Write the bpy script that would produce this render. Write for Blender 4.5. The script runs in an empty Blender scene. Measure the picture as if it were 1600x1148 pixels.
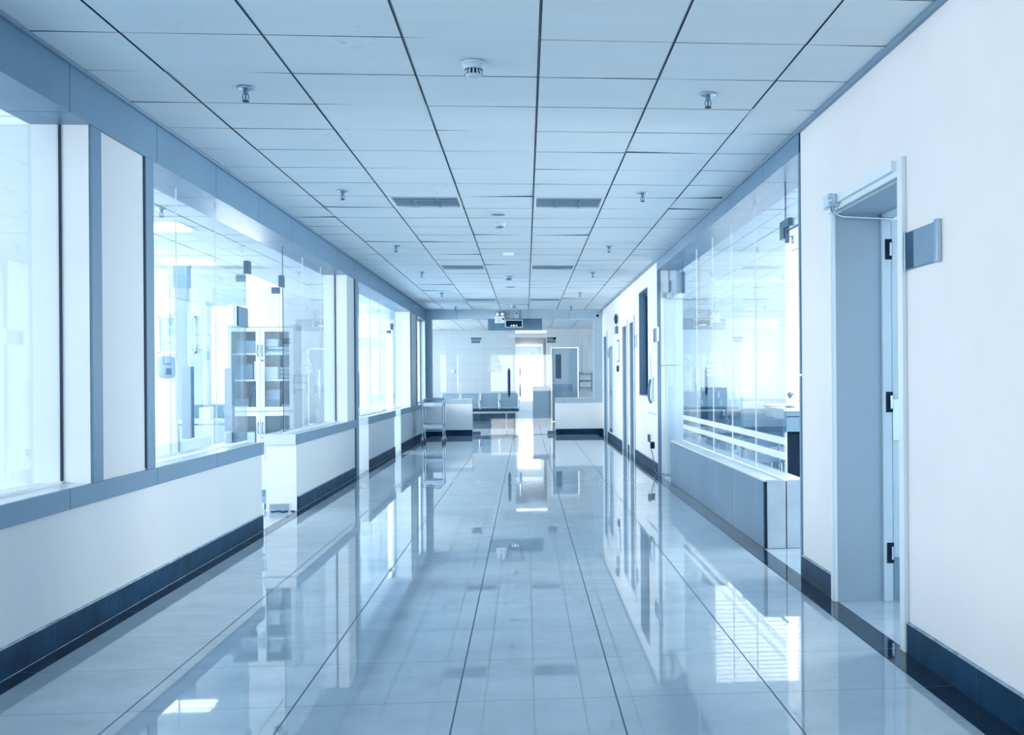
import bpy, math, random
from mathutils import Vector
random.seed(7)
SC = bpy.context.scene
COL = SC.collection

# ------------------------------------------------------------------ camera
F, YAW, ROLL, PX, PY, EYE = 1711.6, 0.0815, -0.0071, 961.4, 591.3, 1.2062
cam_data = bpy.data.cameras.new('camera')
cam = bpy.data.objects.new('camera', cam_data)
COL.objects.link(cam)
cam_data.sensor_fit = 'HORIZONTAL'
cam_data.sensor_width = 36.0
cam_data.lens = F * 36.0 / 1600.0
cam_data.clip_start, cam_data.clip_end = 0.05, 200
cr, sr = math.cos(ROLL), math.sin(ROLL)
eu = Vector((math.cos(YAW), -math.sin(YAW), 0))
fw = Vector((math.sin(YAW), math.cos(YAW), 0))
up = Vector((0, 0, 1))
# image right = cos*eu + sin*up ; roll is a fraction of a degree
R_ = eu * cr + up * sr
U_ = -eu * sr + up * cr
cam_data.shift_x = -(PX - 800) / 1600.0
cam_data.shift_y = (PY - 574) / 1600.0
from mathutils import Matrix
cam.matrix_world = Matrix(((R_.x, U_.x, -fw.x, 0), (R_.y, U_.y, -fw.y, 0), (R_.z, U_.z, -fw.z, EYE), (0, 0, 0, 1)))
SC.camera = cam

# ------------------------------------------------------------------ view, world, daylight
SC.view_settings.view_transform = 'Standard'
SC.view_settings.look = 'None'
SC.view_settings.exposure = 0.17
SC.view_settings.gamma = 1.0
SC.cycles.use_denoising = True
SC.cycles.transparent_max_bounces = 24
SC.cycles.max_bounces = 10
SC.cycles.diffuse_bounces = 5
SC.cycles.glossy_bounces = 5
SC.cycles.sample_clamp_indirect = 6.0
SC.cycles.caustics_reflective = False
SC.cycles.caustics_refractive = False
world = bpy.data.worlds.new('world')
SC.world = world
world.use_nodes = True
bg = world.node_tree.nodes['Background']
bg.inputs['Color'].default_value = (1.0, 0.955, 0.915, 1)
bg.inputs['Strength'].default_value = 2.6


def daylight(name, loc, rot, sx, sy, power, col=(1.0, 0.93, 0.865)):
    l = bpy.data.lights.new(name, 'AREA')
    l.shape = 'RECTANGLE'
    l.size, l.size_y, l.energy, l.color = sx, sy, power, col
    o = bpy.data.objects.new(name, l)
    o.location, o.rotation_euler = loc, rot
    COL.objects.link(o)
    return o


H90 = math.pi / 2
# outside the window bands of the rooms: the sky's light coming in, with added fills
daylight('daylight_left_room', (-7.35, 5.0, 1.75), (0, -H90, 0), 1.6, 17.0, 820)
daylight('daylight_left_back_room', (-7.35, 20.6, 1.75), (0, -H90, 0), 1.6, 5.2, 1150)
daylight('daylight_right_room', (7.35, 7.8, 1.75), (0, H90, 0), 1.6, 8.8, 210)
daylight('pool_fill_right', (7.35, 7.75, 1.75), (0, H90, 0), 1.6, 2.3, 450)  # added lamp, makes the light pool on the floor at the right doorway
daylight('daylight_right_back_room', (7.35, 17.6, 1.75), (0, H90, 0), 1.6, 8.6, 300)
daylight('daylight_right_gable', (4.2, 12.95, 1.7), (-H90, 0, 0), 4.2, 1.5, 70)
daylight('daylight_lobby_left', (-4.3, 28.0, 1.75), (0, -H90, 0), 1.8, 6.0, 170)
daylight('daylight_lobby_end', (0.1, 41.2, 1.5), (-H90, 0, 0), 1.6, 2.2, 60)
daylight('fill_behind', (-0.2, -4.5, 1.55), (H90, 0, 0), 3.2, 2.0, 70)  # added fill from behind the viewer, lightens faces turned that way


# ------------------------------------------------------------------ materials
def _nt(name):
    m = bpy.data.materials.new(name)
    m.use_nodes = True
    nt = m.node_tree
    p = nt.nodes['Principled BSDF']
    p.inputs['Specular Tint'].default_value = (0.66, 0.84, 1.0, 1)
    return m, nt, p


def paint(name, col, rough=0.6, var=0.04, scale=3.0, metal=0.0, bump=0.0, ior=1.45, stretch=(1, 1, 1), speck=0.0):
    m, nt, p = _nt(name)
    p.inputs['Roughness'].default_value = rough
    p.inputs['Metallic'].default_value = metal
    p.inputs['IOR'].default_value = ior
    tc = nt.nodes.new('ShaderNodeTexCoord')
    mp = nt.nodes.new('ShaderNodeMapping')
    mp.inputs['Scale'].default_value = stretch
    nz = nt.nodes.new('ShaderNodeTexNoise')
    nz.inputs['Scale'].default_value = scale
    nz.inputs['Detail'].default_value = 6
    nz.inputs['Roughness'].default_value = 0.6
    rp = nt.nodes.new('ShaderNodeValToRGB')
    a = [max(0, c * (1 - var)) for c in col]
    b = [min(1, c * (1 + var)) for c in col]
    rp.color_ramp.elements[0].position = 0.3
    rp.color_ramp.elements[1].position = 0.7
    rp.color_ramp.elements[0].color = (*a, 1)
    rp.color_ramp.elements[1].color = (*b, 1)
    nt.links.new(tc.outputs['Object'], mp.inputs[0])
    nt.links.new(mp.outputs[0], nz.inputs['Vector'])
    nt.links.new(nz.outputs['Fac'], rp.inputs[0])
    out = rp.outputs[0]
    if speck > 0:
        n2 = nt.nodes.new('ShaderNodeTexNoise')
        n2.inputs['Scale'].default_value = 55
        n2.inputs['Detail'].default_value = 2
        nt.links.new(mp.outputs[0], n2.inputs['Vector'])
        n3 = nt.nodes.new('ShaderNodeTexNoise')
        n3.inputs['Scale'].default_value = 1.1
        nt.links.new(tc.outputs['Object'], n3.inputs['Vector'])
        mu = nt.nodes.new('ShaderNodeMath'); mu.operation = 'MULTIPLY'
        nt.links.new(n2.outputs['Fac'], mu.inputs[0]); nt.links.new(n3.outputs['Fac'], mu.inputs[1])
        r2 = nt.nodes.new('ShaderNodeValToRGB')
        r2.color_ramp.elements[0].position = 0.42; r2.color_ramp.elements[0].color = (0, 0, 0, 1)
        r2.color_ramp.elements[1].position = 0.47; r2.color_ramp.elements[1].color = (speck, speck, speck, 1)
        nt.links.new(mu.outputs[0], r2.inputs[0])
        mx = nt.nodes.new('ShaderNodeMixRGB')
        mx.inputs[2].default_value = (col[0] * .55, col[1] * .6, col[2] * .7, 1)
        nt.links.new(r2.outputs[0], mx.inputs[0]); nt.links.new(out, mx.inputs[1])
        out = mx.outputs[0]
    nt.links.new(out, p.inputs['Base Color'])
    if bump > 0:
        bp = nt.nodes.new('ShaderNodeBump')
        bp.inputs['Strength'].default_value = bump
        bp.inputs['Distance'].default_value = 0.01
        nt.links.new(nz.outputs['Fac'], bp.inputs['Height'])
        nt.links.new(bp.outputs[0], p.inputs['Normal'])
    return m


def line_mask(nt, coord, axis, origin, pitch, width):
    """1 on a joint line of the given width every pitch metres along one axis"""
    sp = nt.nodes.new('ShaderNodeSeparateXYZ')
    nt.links.new(coord, sp.inputs[0])

    def mth(op, a, b=None):
        n = nt.nodes.new('ShaderNodeMath'); n.operation = op
        for i, v in enumerate((a, b)):
            if v is None: continue
            if isinstance(v, (int, float)): n.inputs[i].default_value = v
            else: nt.links.new(v, n.inputs[i])
        return n.outputs[0]
    v = mth('SUBTRACT', sp.outputs[axis], origin)
    v = mth('DIVIDE', v, pitch)
    v = mth('ADD', v, 0.5)
    v = mth('FRACT', v)
    v = mth('SUBTRACT', v, 0.5)
    v = mth('ABSOLUTE', v)
    return mth('LESS_THAN', v, width / pitch / 2)


def tiled(name, col, joint, axes, rough=0.08, ior=1.5, var=0.06, scale=4.0, stretch=(1, 1, 1), rvar=0.0, ripple=0.0):
    """axes: list of (axis, origin, pitch, width)"""
    m, nt, p = _nt(name)
    p.inputs['Roughness'].default_value = rough
    p.inputs['IOR'].default_value = ior
    tc = nt.nodes.new('ShaderNodeTexCoord')
    mp = nt.nodes.new('ShaderNodeMapping'); mp.inputs['Scale'].default_value = stretch
    nt.links.new(tc.outputs['Object'], mp.inputs[0])
    nz = nt.nodes.new('ShaderNodeTexNoise')
    nz.inputs['Scale'].default_value = scale
    nz.inputs['Detail'].default_value = 7
    nz.inputs['Roughness'].default_value = 0.65
    nt.links.new(mp.outputs[0], nz.inputs['Vector'])
    rp = nt.nodes.new('ShaderNodeValToRGB')
    rp.color_ramp.elements[0].position = 0.3
    rp.color_ramp.elements[1].position = 0.7
    rp.color_ramp.elements[0].color = (*[c * (1 - var) for c in col], 1)
    rp.color_ramp.elements[1].color = (*[min(1, c * (1 + var)) for c in col], 1)
    nt.links.new(nz.outputs['Fac'], rp.inputs[0])
    mask = None
    for (ax, o, pi, w) in axes:
        k = line_mask(nt, tc.outputs['Object'], ax, o, pi, w)
        if mask is None: mask = k
        else:
            n = nt.nodes.new('ShaderNodeMath'); n.operation = 'MAXIMUM'
            nt.links.new(mask, n.inputs[0]); nt.links.new(k, n.inputs[1])
            mask = n.outputs[0]
    mx = nt.nodes.new('ShaderNodeMixRGB')
    nt.links.new(mask, mx.inputs[0])
    nt.links.new(rp.outputs[0], mx.inputs[1])
    mx.inputs[2].default_value = (*joint, 1)
    nt.links.new(mx.outputs[0], p.inputs['Base Color'])
    # joints are matt, the glazed face is polished
    r = nt.nodes.new('ShaderNodeMapRange')
    r.inputs['To Min'].default_value = rough
    r.inputs['To Max'].default_value = 0.55
    nt.links.new(mask, r.inputs['Value'])
    if rvar:
        n4 = nt.nodes.new('ShaderNodeTexNoise'); n4.inputs['Scale'].default_value = 1.6
        n4.inputs['Detail'].default_value = 4
        nt.links.new(tc.outputs['Object'], n4.inputs['Vector'])
        ml = nt.nodes.new('ShaderNodeMath'); ml.operation = 'MULTIPLY_ADD'
        ml.inputs[1].default_value = rvar
        nt.links.new(n4.outputs['Fac'], ml.inputs[0]); nt.links.new(r.outputs[0], ml.inputs[2])
        nt.links.new(ml.outputs[0], p.inputs['Roughness'])
    else:
        nt.links.new(r.outputs[0], p.inputs['Roughness'])
    if ripple:
        n5 = nt.nodes.new('ShaderNodeTexNoise'); n5.inputs['Scale'].default_value = 2.2
        n5.inputs['Detail'].default_value = 1
        nt.links.new(tc.outputs['Object'], n5.inputs['Vector'])
        bp = nt.nodes.new('ShaderNodeBump'); bp.inputs['Strength'].default_value = ripple
        bp.inputs['Distance'].default_value = 0.004
        nt.links.new(n5.outputs['Fac'], bp.inputs['Height'])
        nt.links.new(bp.outputs[0], p.inputs['Normal'])
    return m


def glassy(name, tint=(0.93, 0.97, 0.99), f0=0.04, gain=1.0):
    m, nt, p = _nt(name)
    nt.nodes.remove(p)
    out = nt.nodes['Material Output']
    tr = nt.nodes.new('ShaderNodeBsdfTransparent'); tr.inputs[0].default_value = (*tint, 1)
    gl = nt.nodes.new('ShaderNodeBsdfGlossy'); gl.inputs['Roughness'].default_value = 0.0
    gl.inputs['Color'].default_value = (0.9, 0.96, 1.0, 1)
    lw = nt.nodes.new('ShaderNodeLayerWeight'); lw.inputs['Blend'].default_value = 0.5
    pw = nt.nodes.new('ShaderNodeMath'); pw.operation = 'POWER'; pw.inputs[1].default_value = 5.0
    ma = nt.nodes.new('ShaderNodeMath'); ma.operation = 'MULTIPLY_ADD'
    ma.inputs[1].default_value = (1 - f0) * gain; ma.inputs[2].default_value = f0
    nt.links.new(lw.outputs['Facing'], pw.inputs[0])
    nt.links.new(pw.outputs[0], ma.inputs[0])
    mx = nt.nodes.new('ShaderNodeMixShader')
    nt.links.new(ma.outputs[0], mx.inputs[0])
    nt.links.new(tr.outputs[0], mx.inputs[1])
    nt.links.new(gl.outputs[0], mx.inputs[2])
    nt.links.new(mx.outputs[0], out.inputs['Surface'])
    return m


def film(name, col, alpha):
    m, nt, p = _nt(name)
    p.inputs['Base Color'].default_value = (*col, 1)
    p.inputs['Roughness'].default_value = 0.6
    p.inputs['Alpha'].default_value = alpha
    return m


def emit(name, col, s):
    m, nt, p = _nt(name)
    p.inputs['Base Color'].default_value = (*col, 1)
    p.inputs['Emission Color'].default_value = (*col, 1)
    p.inputs['Emission Strength'].default_value = s
    return m


M = {}
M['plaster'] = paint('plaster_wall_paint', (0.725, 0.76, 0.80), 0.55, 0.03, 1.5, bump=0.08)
M['plaster_left'] = paint('left_wall_shaded_plaster', (0.545, 0.64, 0.71), 0.55, 0.03, 1.5, bump=0.08)  # plaster toned darker for the weaker light on corridor-facing left surfaces
M['plaster_room'] = paint('room_wall_paint', (0.78, 0.83, 0.875), 0.6, 0.02, 1.5)
M['ceiling'] = paint('mineral_ceiling_tile', (0.76, 0.85, 0.91), 0.75, 0.035, 2.0, stretch=(0.35, 1, 1), speck=0.5)
M['grid'] = paint('ceiling_grid_shadow_gap', (0.03, 0.06, 0.11), 0.7, 0.1)
M['tbar'] = paint('ceiling_t_bar', (0.36, 0.50, 0.62), 0.4, 0.05)
M['clad'] = paint('aluminium_composite_cladding', (0.125, 0.245, 0.37), 0.35, 0.06, 2.0, bump=0.02)
M['clad_light'] = paint('stone_sill_top', (0.66, 0.76, 0.84), 0.25, 0.04, 6.0)
M['steelclad'] = paint('brushed_counter_cladding', (0.12, 0.215, 0.31), 0.36, 0.10, 3.0, metal=0.25, stretch=(1, 1, 0.4))
M['trimdark'] = paint('painted_frame_strip', (0.16, 0.28, 0.40), 0.4, 0.05)
M['seal'] = paint('black_silicone_joint', (0.015, 0.035, 0.07), 0.6, 0.2)
M['base'] = tiled('dark_skirting_tile', (0.008, 0.042, 0.095), (0.06, 0.12, 0.20), [(1, 0.32, 0.6, 0.004), (0, 0.1, 0.6, 0.004)], rough=0.45, var=0.5, scale=5, ior=1.15)
M['basetop'] = paint('chipped_skirting_edge', (0.30, 0.42, 0.54), 0.6, 0.5, 14.0)
M['border'] = tiled('dark_floor_border_tile', (0.008, 0.028, 0.060), (0.10, 0.17, 0.26), [(1, 4.139, 0.6, 0.003)], rough=0.06, var=0.3, scale=6, ior=1.38)
M['floor'] = tiled('polished_floor_tile', (0.41, 0.53, 0.63), (0.04, 0.09, 0.16), [(0, -0.266, 0.6, 0.006), (1, 4.139, 0.6, 0.0035)],
                   rough=0.012, ior=1.62, var=0.10, scale=3.0, stretch=(1, 1.2, 1), rvar=0.02, ripple=0.025)
M['glass'] = glassy('clear_glass')
M['glass_edge'] = paint('glass_cut_edge', (0.04, 0.12, 0.22), 0.2, 0.1)
M['joint'] = paint('glass_joint_silicone', (0.78, 0.86, 0.92), 0.4, 0.1)
M['steel'] = paint('brushed_stainless_steel', (0.42, 0.54, 0.65), 0.22, 0.05, 8.0, metal=1.0)
M['chrome'] = paint('polished_chrome', (0.50, 0.62, 0.73), 0.08, 0.02, metal=1.0)
M['patch'] = paint('satin_patch_fitting', (0.10, 0.17, 0.25), 0.3, 0.1, metal=0.4)
M['plaster_end'] = paint('end_wall_lit_plaster', (0.85, 0.90, 0.94), 0.5, 0.02)  # plaster whitened to carry the brighter light at the corridor end
M['clad_end'] = paint('scuffed_lit_panel_end', (0.46, 0.57, 0.66), 0.35, 0.10, 5.0)  # scuffed; the paler tone paints light on the low wall's near end
M['clad_pale'] = paint('lit_end_cladding', (0.40, 0.53, 0.64), 0.35, 0.05)  # cladding lightened in colour for the light on the end wall
M['handle'] = paint('satin_pull_handle', (0.22, 0.35, 0.48), 0.28, 0.1, metal=0.5)
M['door'] = paint('door_paint', (0.46, 0.61, 0.73), 0.45, 0.04)
M['jamb'] = paint('shaded_door_reveal', (0.29, 0.40, 0.50), 0.5, 0.05, 2.0)  # mid-blue tone holds the shade on the door reveals
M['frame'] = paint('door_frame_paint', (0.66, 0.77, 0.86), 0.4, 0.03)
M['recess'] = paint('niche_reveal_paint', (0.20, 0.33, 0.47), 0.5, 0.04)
M['black'] = paint('black_hardware', (0.008, 0.020, 0.042), 0.5, 0.2, ior=1.2)
M['darkblue'] = paint('dark_blue_panel', (0.022, 0.075, 0.145), 0.6, 0.3, 8.0, ior=1.2)
M['midblue'] = paint('mid_blue_panel', (0.17, 0.29, 0.41), 0.6, 0.05, ior=1.3)
M['fixture'] = paint('white_plastic_fixture', (0.50, 0.66, 0.79), 0.4, 0.03)
M['white'] = paint('white_lacquer', (0.82, 0.89, 0.94), 0.35, 0.02)
M['paper'] = paint('paper', (0.74, 0.82, 0.88), 0.7, 0.08, 20)
M['card'] = paint('cardboard', (0.30, 0.42, 0.54), 0.7, 0.08, 8)
M['cloth'] = paint('folded_cloth', (0.34, 0.48, 0.60), 0.85, 0.10, 10)
M['seatm'] = paint('perforated_seat_metal', (0.30, 0.44, 0.57), 0.35, 0.08, 90, metal=0.2)
M['officechair'] = paint('office_chair_plastic', (0.14, 0.26, 0.38), 0.5, 0.05)
M['louvre'] = paint('louvre_metal', (0.20, 0.34, 0.47), 0.3, 0.06, metal=0.5)
M['blade'] = paint('louvre_blade', (0.27, 0.41, 0.54), 0.45, 0.05)
M['louvre_back'] = paint('louvre_tray', (0.06, 0.13, 0.22), 0.35, 0.1, metal=0.2)
M['film'] = film('frosted_film', (0.84, 0.90, 0.96), 0.5)
M['stripe'] = film('frosted_stripe', (0.82, 0.90, 0.96), 0.62)
M['print'] = film('white_print_on_glass', (0.60, 0.72, 0.82), 0.35)
M['walltile'] = tiled('glazed_wall_panel', (0.66, 0.77, 0.85), (0.40, 0.53, 0.64), [(2, 0.3, 0.45, 0.006), (0, -0.3, 0.9, 0.006)], rough=0.2, var=0.03)
M['led'] = emit('led_digits', (0.9, 0.97, 1.0), 3.0)
M['tube'] = emit('fluorescent_tube', (0.95, 0.98, 1.0), 6.0)
M['blind'] = paint('white_blind', (0.80, 0.87, 0.92), 0.7, 0.03, 4)
M['rubber'] = paint('grey_rubber', (0.10, 0.16, 0.23), 0.6, 0.1)
M['winframe'] = paint('window_frame_white', (0.78, 0.86, 0.92), 0.4, 0.02)


# ------------------------------------------------------------------ mesh builder
class MB:
    def __init__(s):
        s.v, s.f, s.mi, s.sm = [], [], [], []

    def face(s, pts, mi=0, sm=False):
        b = len(s.v); s.v += [tuple(p) for p in pts]
        s.f.append(tuple(range(b, b + len(pts)))); s.mi.append(mi); s.sm.append(sm)

    def box(s, x0, x1, y0, y1, z0, z1, mi=0, mis=None):
        x0, x1 = min(x0, x1), max(x0, x1); y0, y1 = min(y0, y1), max(y0, y1); z0, z1 = min(z0, z1), max(z0, z1)
        b = len(s.v)
        s.v += [(x0, y0, z0), (x1, y0, z0), (x1, y1, z0), (x0, y1, z0), (x0, y0, z1), (x1, y0, z1), (x1, y1, z1), (x0, y1, z1)]
        fs = [(0, 3, 2, 1), (4, 5, 6, 7), (0, 1, 5, 4), (1, 2, 6, 5), (2, 3, 7, 6), (3, 0, 4, 7)]  # -z +z -y +x +y -x
        for i, q in enumerate(fs):
            s.f.append(tuple(b + k for k in q)); s.mi.append(mis[i] if mis else mi); s.sm.append(False)
        return s

    def obox(s, c, ax, ay, az, mi=0):
        """box from a centre and three half-axis vectors"""
        c, ax, ay, az = Vector(c), Vector(ax), Vector(ay), Vector(az)
        b = len(s.v)
        for sz in (-1, 1):
            for sx, sy in ((-1, -1), (1, -1), (1, 1), (-1, 1)):
                s.v.append(tuple(c + ax * sx + ay * sy + az * sz))
        for q in [(0, 3, 2, 1), (4, 5, 6, 7), (0, 1, 5, 4), (1, 2, 6, 5), (2, 3, 7, 6), (3, 0, 4, 7)]:
            s.f.append(tuple(b + k for k in q)); s.mi.append(mi); s.sm.append(False)
        return s

    def prism(s, poly, axis, a, b, mi=0):
        """polygon in the two other axes, extruded along axis from a to b"""
        def P(u, v, w):
            return {0: (w, u, v), 1: (u, w, v), 2: (u, v, w)}[axis]
        n = len(poly)
        s.face([P(u, v, a) for u, v in poly], mi)
        s.face([P(u, v, b) for u, v in reversed(poly)], mi)
        for i in range(n):
            u, v = poly[i]; u2, v2 = poly[(i + 1) % n]
            s.face([P(u, v, a), P(u, v, b), P(u2, v2, b), P(u2, v2, a)], mi)
        return s

    def ring(s, c, d, r, n):
        d = Vector(d).normalized()
        a = d.orthogonal().normalized(); b = d.cross(a)
        return [tuple(Vector(c) + a * (r * math.cos(2 * math.pi * i / n)) + b * (r * math.sin(2 * math.pi * i / n))) for i in range(n)]

    def cyl(s, p, q, r, n=14, r2=None, mi=0, caps=True):
        d = Vector(q) - Vector(p); r2 = r if r2 is None else r2
        A, B = s.ring(p, d, r, n), s.ring(q, d, r2, n)
        b = len(s.v); s.v += A + B
        for i in range(n):
            j = (i + 1) % n
            s.f.append((b + i, b + j, b + n + j, b + n + i)); s.mi.append(mi); s.sm.append(True)
        if caps:
            s.face(list(reversed(A)), mi); s.face(B, mi)
        return s

    def tube(s, pts, r, n=10, mi=0, closed=False):
        pts = [Vector(p) for p in pts]
        rings = []; prev = None
        N = len(pts)
        for i, p in enumerate(pts):
            if closed: d = pts[(i + 1) % N] - pts[i - 1]
            else: d = pts[min(i + 1, N - 1)] - pts[max(i - 1, 0)]
            d.normalize()
            if prev is None: a = d.orthogonal().normalized()
            else: a = (prev - d * prev.dot(d)).normalized()
            prev = a; b2 = d.cross(a)
            rings.append([tuple(p + a * (r * math.cos(2 * math.pi * k / n)) + b2 * (r * math.sin(2 * math.pi * k / n))) for k in range(n)])
        b = len(s.v)
        for rg in rings: s.v += rg
        for i in range(N if closed else N - 1):
            i2 = (i + 1) % N
            for k in range(n):
                k2 = (k + 1) % n
                s.f.append((b + i * n + k, b + i * n + k2, b + i2 * n + k2, b + i2 * n + k)); s.mi.append(mi); s.sm.append(True)
        if not closed:
            s.face(list(reversed(rings[0])), mi); s.face(rings[-1], mi)
        return s

    def lathe(s, prof, c, n=28, mi=0, smooth=True):
        """profile of (radius, z) turned about the vertical through c"""
        b = len(s.v)
        for r, z in prof:
            for k in range(n):
                t = 2 * math.pi * k / n
                s.v.append((c[0] + r * math.cos(t), c[1] + r * math.sin(t), c[2] + z))
        for i in range(len(prof) - 1):
            for k in range(n):
                k2 = (k + 1) % n
                s.f.append((b + i * n + k, b + i * n + k2, b + (i + 1) * n + k2, b + (i + 1) * n + k)); s.mi.append(mi); s.sm.append(smooth)
        return s

    def build(s, name, mats, parent=None, bevel=0.0):
        off = Vector((0, 0, 0)); q = parent
        while q is not None:
            off += q.location; q = q.parent
        me = bpy.data.meshes.new(name)
        me.from_pydata([(x - off.x, y - off.y, z - off.z) for x, y, z in s.v], [], s.f)
        mats = mats if isinstance(mats, (list, tuple)) else [mats]
        for m in mats: me.materials.append(M[m] if isinstance(m, str) else m)
        for i, p in enumerate(me.polygons):
            p.material_index = s.mi[i]; p.use_smooth = s.sm[i]
        me.update()
        o = bpy.data.objects.new(name, me)
        COL.objects.link(o)
        if parent is not None: o.parent = parent
        if bevel > 0:
            md = o.modifiers.new('bevel', 'BEVEL'); md.width = bevel; md.segments = 2; md.limit_method = 'ANGLE'
            md.angle_limit = math.radians(50)
        return o


def tag(o, label, cat, group=None):
    o['label'] = label; o['category'] = cat
    if group: o['group'] = group
    return o


def thing(name, label, cat, loc, group=None, rz=0.0):
    o = bpy.data.objects.new(name, None)
    COL.objects.link(o)
    o.location = loc; o.rotation_euler = (0, 0, rz)
    o.empty_display_size = 0.1
    return tag(o, label, cat, group)


def struct(o):
    o['kind'] = 'structure'
    return o


def sempty(name, loc):
    o = bpy.data.objects.new(name, None); COL.objects.link(o); o.location = loc
    o.empty_display_size = 0.1
    return struct(o)


def B(*a, **k):
    return MB().box(*a, **k)


def dup(root, loc, label, group=None, rz=None):
    r = root.copy(); COL.objects.link(r); r.location = loc
    if rz is not None: r.rotation_euler = (0, 0, rz)
    r['label'] = label
    if group: r['group'] = group
    for ch in list(root.children):
        c = ch.copy(); COL.objects.link(c); c.parent = r
        for g in list(ch.children):
            d = g.copy(); COL.objects.link(d); d.parent = c
    return r


# ------------------------------------------------------------------ dimensions (metres)
XL, XR, H = -2.131, 1.662, 2.706
XLI, XRI = -2.41, 1.945            # inner (room side) faces of the corridor walls
GL, GR = -2.27, 1.80               # glass planes
YE = 23.77                         # end wall
S0, S1 = 0.615, 0.712              # sill band
BL = 2.47                          # underside of the left beam
BR = 2.56                          # underside of the right beam
YB = -4.0

# ------------------------------------------------------------------ floor
m = MB(); m.box(-7.6, 7.6, YB - 0.3, 44, -0.1, 0.0)
struct(m.build('floor', 'floor'))
m = MB()
m.box(XL, -2.032, YB, YE, 0, 0.002)
m.box(XL + 0.014, XL + 0.0175, YB, YE, 0.002, 0.0035, mi=1)
m.box(1.534, XR, YB, YE, 0, 0.002)
struct(m.build('trim_1', ['border', 'basetop']))

# ------------------------------------------------------------------ ceiling
GX0, GY0 = 0.0715, 4.8615


def ceiling(x0, x1, y0, y1, name, z=H, mat='ceiling', sag=True):
    root = struct(B(x0, x1, y0, y1, z + 0.03, z + 0.12).build(name, 'grid'))
    m = MB()
    xs = [x0] + [GX0 + 0.6 * i for i in range(-60, 60) if x0 + 0.05 < GX0 + 0.6 * i < x1 - 0.05] + [x1]
    ys = [y0] + [GY0 + 0.6 * j for j in range(-60, 90) if y0 + 0.05 < GY0 + 0.6 * j < y1 - 0.05] + [y1]
    rnd = random.Random(3)
    gx, gy = 0.006, 0.0045
    for a, b in zip(xs[:-1], xs[1:]):
        for c, d in zip(ys[:-1], ys[1:]):
            skip = False
            if sag:
                for (vx, vy) in VENTS:
                    if abs((a + b) / 2 - vx) < 0.2 and abs((c + d) / 2 - vy) < 0.2: skip = True
            if skip: continue
            dz = [rnd.uniform(0, 0.003) for _ in range(4)]
            if sag and rnd.random() < 0.12: dz[rnd.randrange(4)] += 0.008
            X0, X1, Y0, Y1 = a + gx, b - gx, c + gy, d - gy
            lo = [(X0, Y0, z + dz[0]), (X1, Y0, z + dz[1]), (X1, Y1, z + dz[2]), (X0, Y1, z + dz[3])]
            # shallow centre sag on some tiles
            hi = [(p[0], p[1], z + 0.03) for p in lo]
            m.face(list(reversed(lo)))
            for i in range(4):
                j = (i + 1) % 4
                m.face([lo[i], lo[j], hi[j], hi[i]], 1)
    m.build('ceiling_tile_field', [mat, 'grid'], root)
    t = MB()
    for x in xs[1:-1]:
        t.box(x - 0.0012, x + 0.0012, y0, y1, z + 0.006, z + 0.02)
    t.build('ceiling_grid', 'tbar', root)
    return root


VENTS = [(x, y + 0.3) for y in (9.06, 14.46, 20.46) for x in (-0.828, 0.3715)] + [(x, 3.36 + 0.6) for x in (-0.828, 0.3715)]
VENTS = [(x, round((y - GY0 - 0.3) / 0.6) * 0.6 + GY0 + 0.3) for x, y in VENTS]
VENTS = VENTS[:6]
ceiling(XL, XR, YB, YE, 'ceiling')
ceiling(-7.2, XLI, YB, 14.05, 'ceiling', z=2.62, sag=False)
ceiling(-7.2, XLI, 14.2, 23.77, 'ceiling', z=2.62, sag=False)
ceiling(XRI, 7.2, 3.3, 12.5, 'ceiling', z=2.66, sag=False)
ceiling(XRI, 7.2, 12.65, 22.5, 'ceiling', z=2.66, sag=False)
ceiling(-4.2, 3.4, 23.95, 32.0, 'ceiling', z=2.62, sag=False)
# wall angle at the ceiling edge
m = MB()
m.box(XR - 0.022, XR, YB, YE, H - 0.026, H - 0.002)
m.box(XL + 0.015, XL + 0.036, YB, YE, H - 0.018, H - 0.002)
struct(m.build('trim_2', 'trimdark'))

# ------------------------------------------------------------------ left wall
wl = MB()
for y0, y1 in ((YB, 9.05), (10.40, 14.08), (15.10, 18.02), (18.95, YE)):
    wl.box(XLI, XL, y0, y1, 0, S0)
wl.box(-2.58, XL, 5.58, 6.46, S1, BL)          # pillar by the first two glazed bays
wl.box(-2.50, XL, 13.35, 13.90, S1, BL)        # pillar before the second doorway
wl.box(-2.50, XL, 20.55, 21.75, S1, BL)        # pier by the trolley
wl.box(XLI, XL, 23.5, YE, S1, BL)
wl.box(XLI, XL, YB, YE, BL + 0.02, H + 0.1)
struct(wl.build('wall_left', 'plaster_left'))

# white skins painting in the light on faces that look back along the corridor
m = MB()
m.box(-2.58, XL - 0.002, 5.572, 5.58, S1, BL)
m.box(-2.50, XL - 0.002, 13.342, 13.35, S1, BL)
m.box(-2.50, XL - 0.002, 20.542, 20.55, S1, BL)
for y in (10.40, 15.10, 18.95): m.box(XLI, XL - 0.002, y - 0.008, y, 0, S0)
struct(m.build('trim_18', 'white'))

# beam cladding in panels
m = MB()
js = [YB] + [5.31 - 1.215 * k for k in range(7, 0, -1)] + [5.31 + 1.215 * k for k in range(0, 16)] + [YE]
js = [j for j in js if YB <= j <= YE]
for a, b in zip(js[:-1], js[1:]):
    m.box(XLI + 0.0, XL + 0.016, a + 0.0035, b - 0.0035, BL, H)
struct(m.build('trim_3', 'clad', bevel=0.002))
struct(B(XLI + 0.005, XL + 0.012, YB, YE, BL + 0.004, H).build('trim_4', 'seal'))
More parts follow.
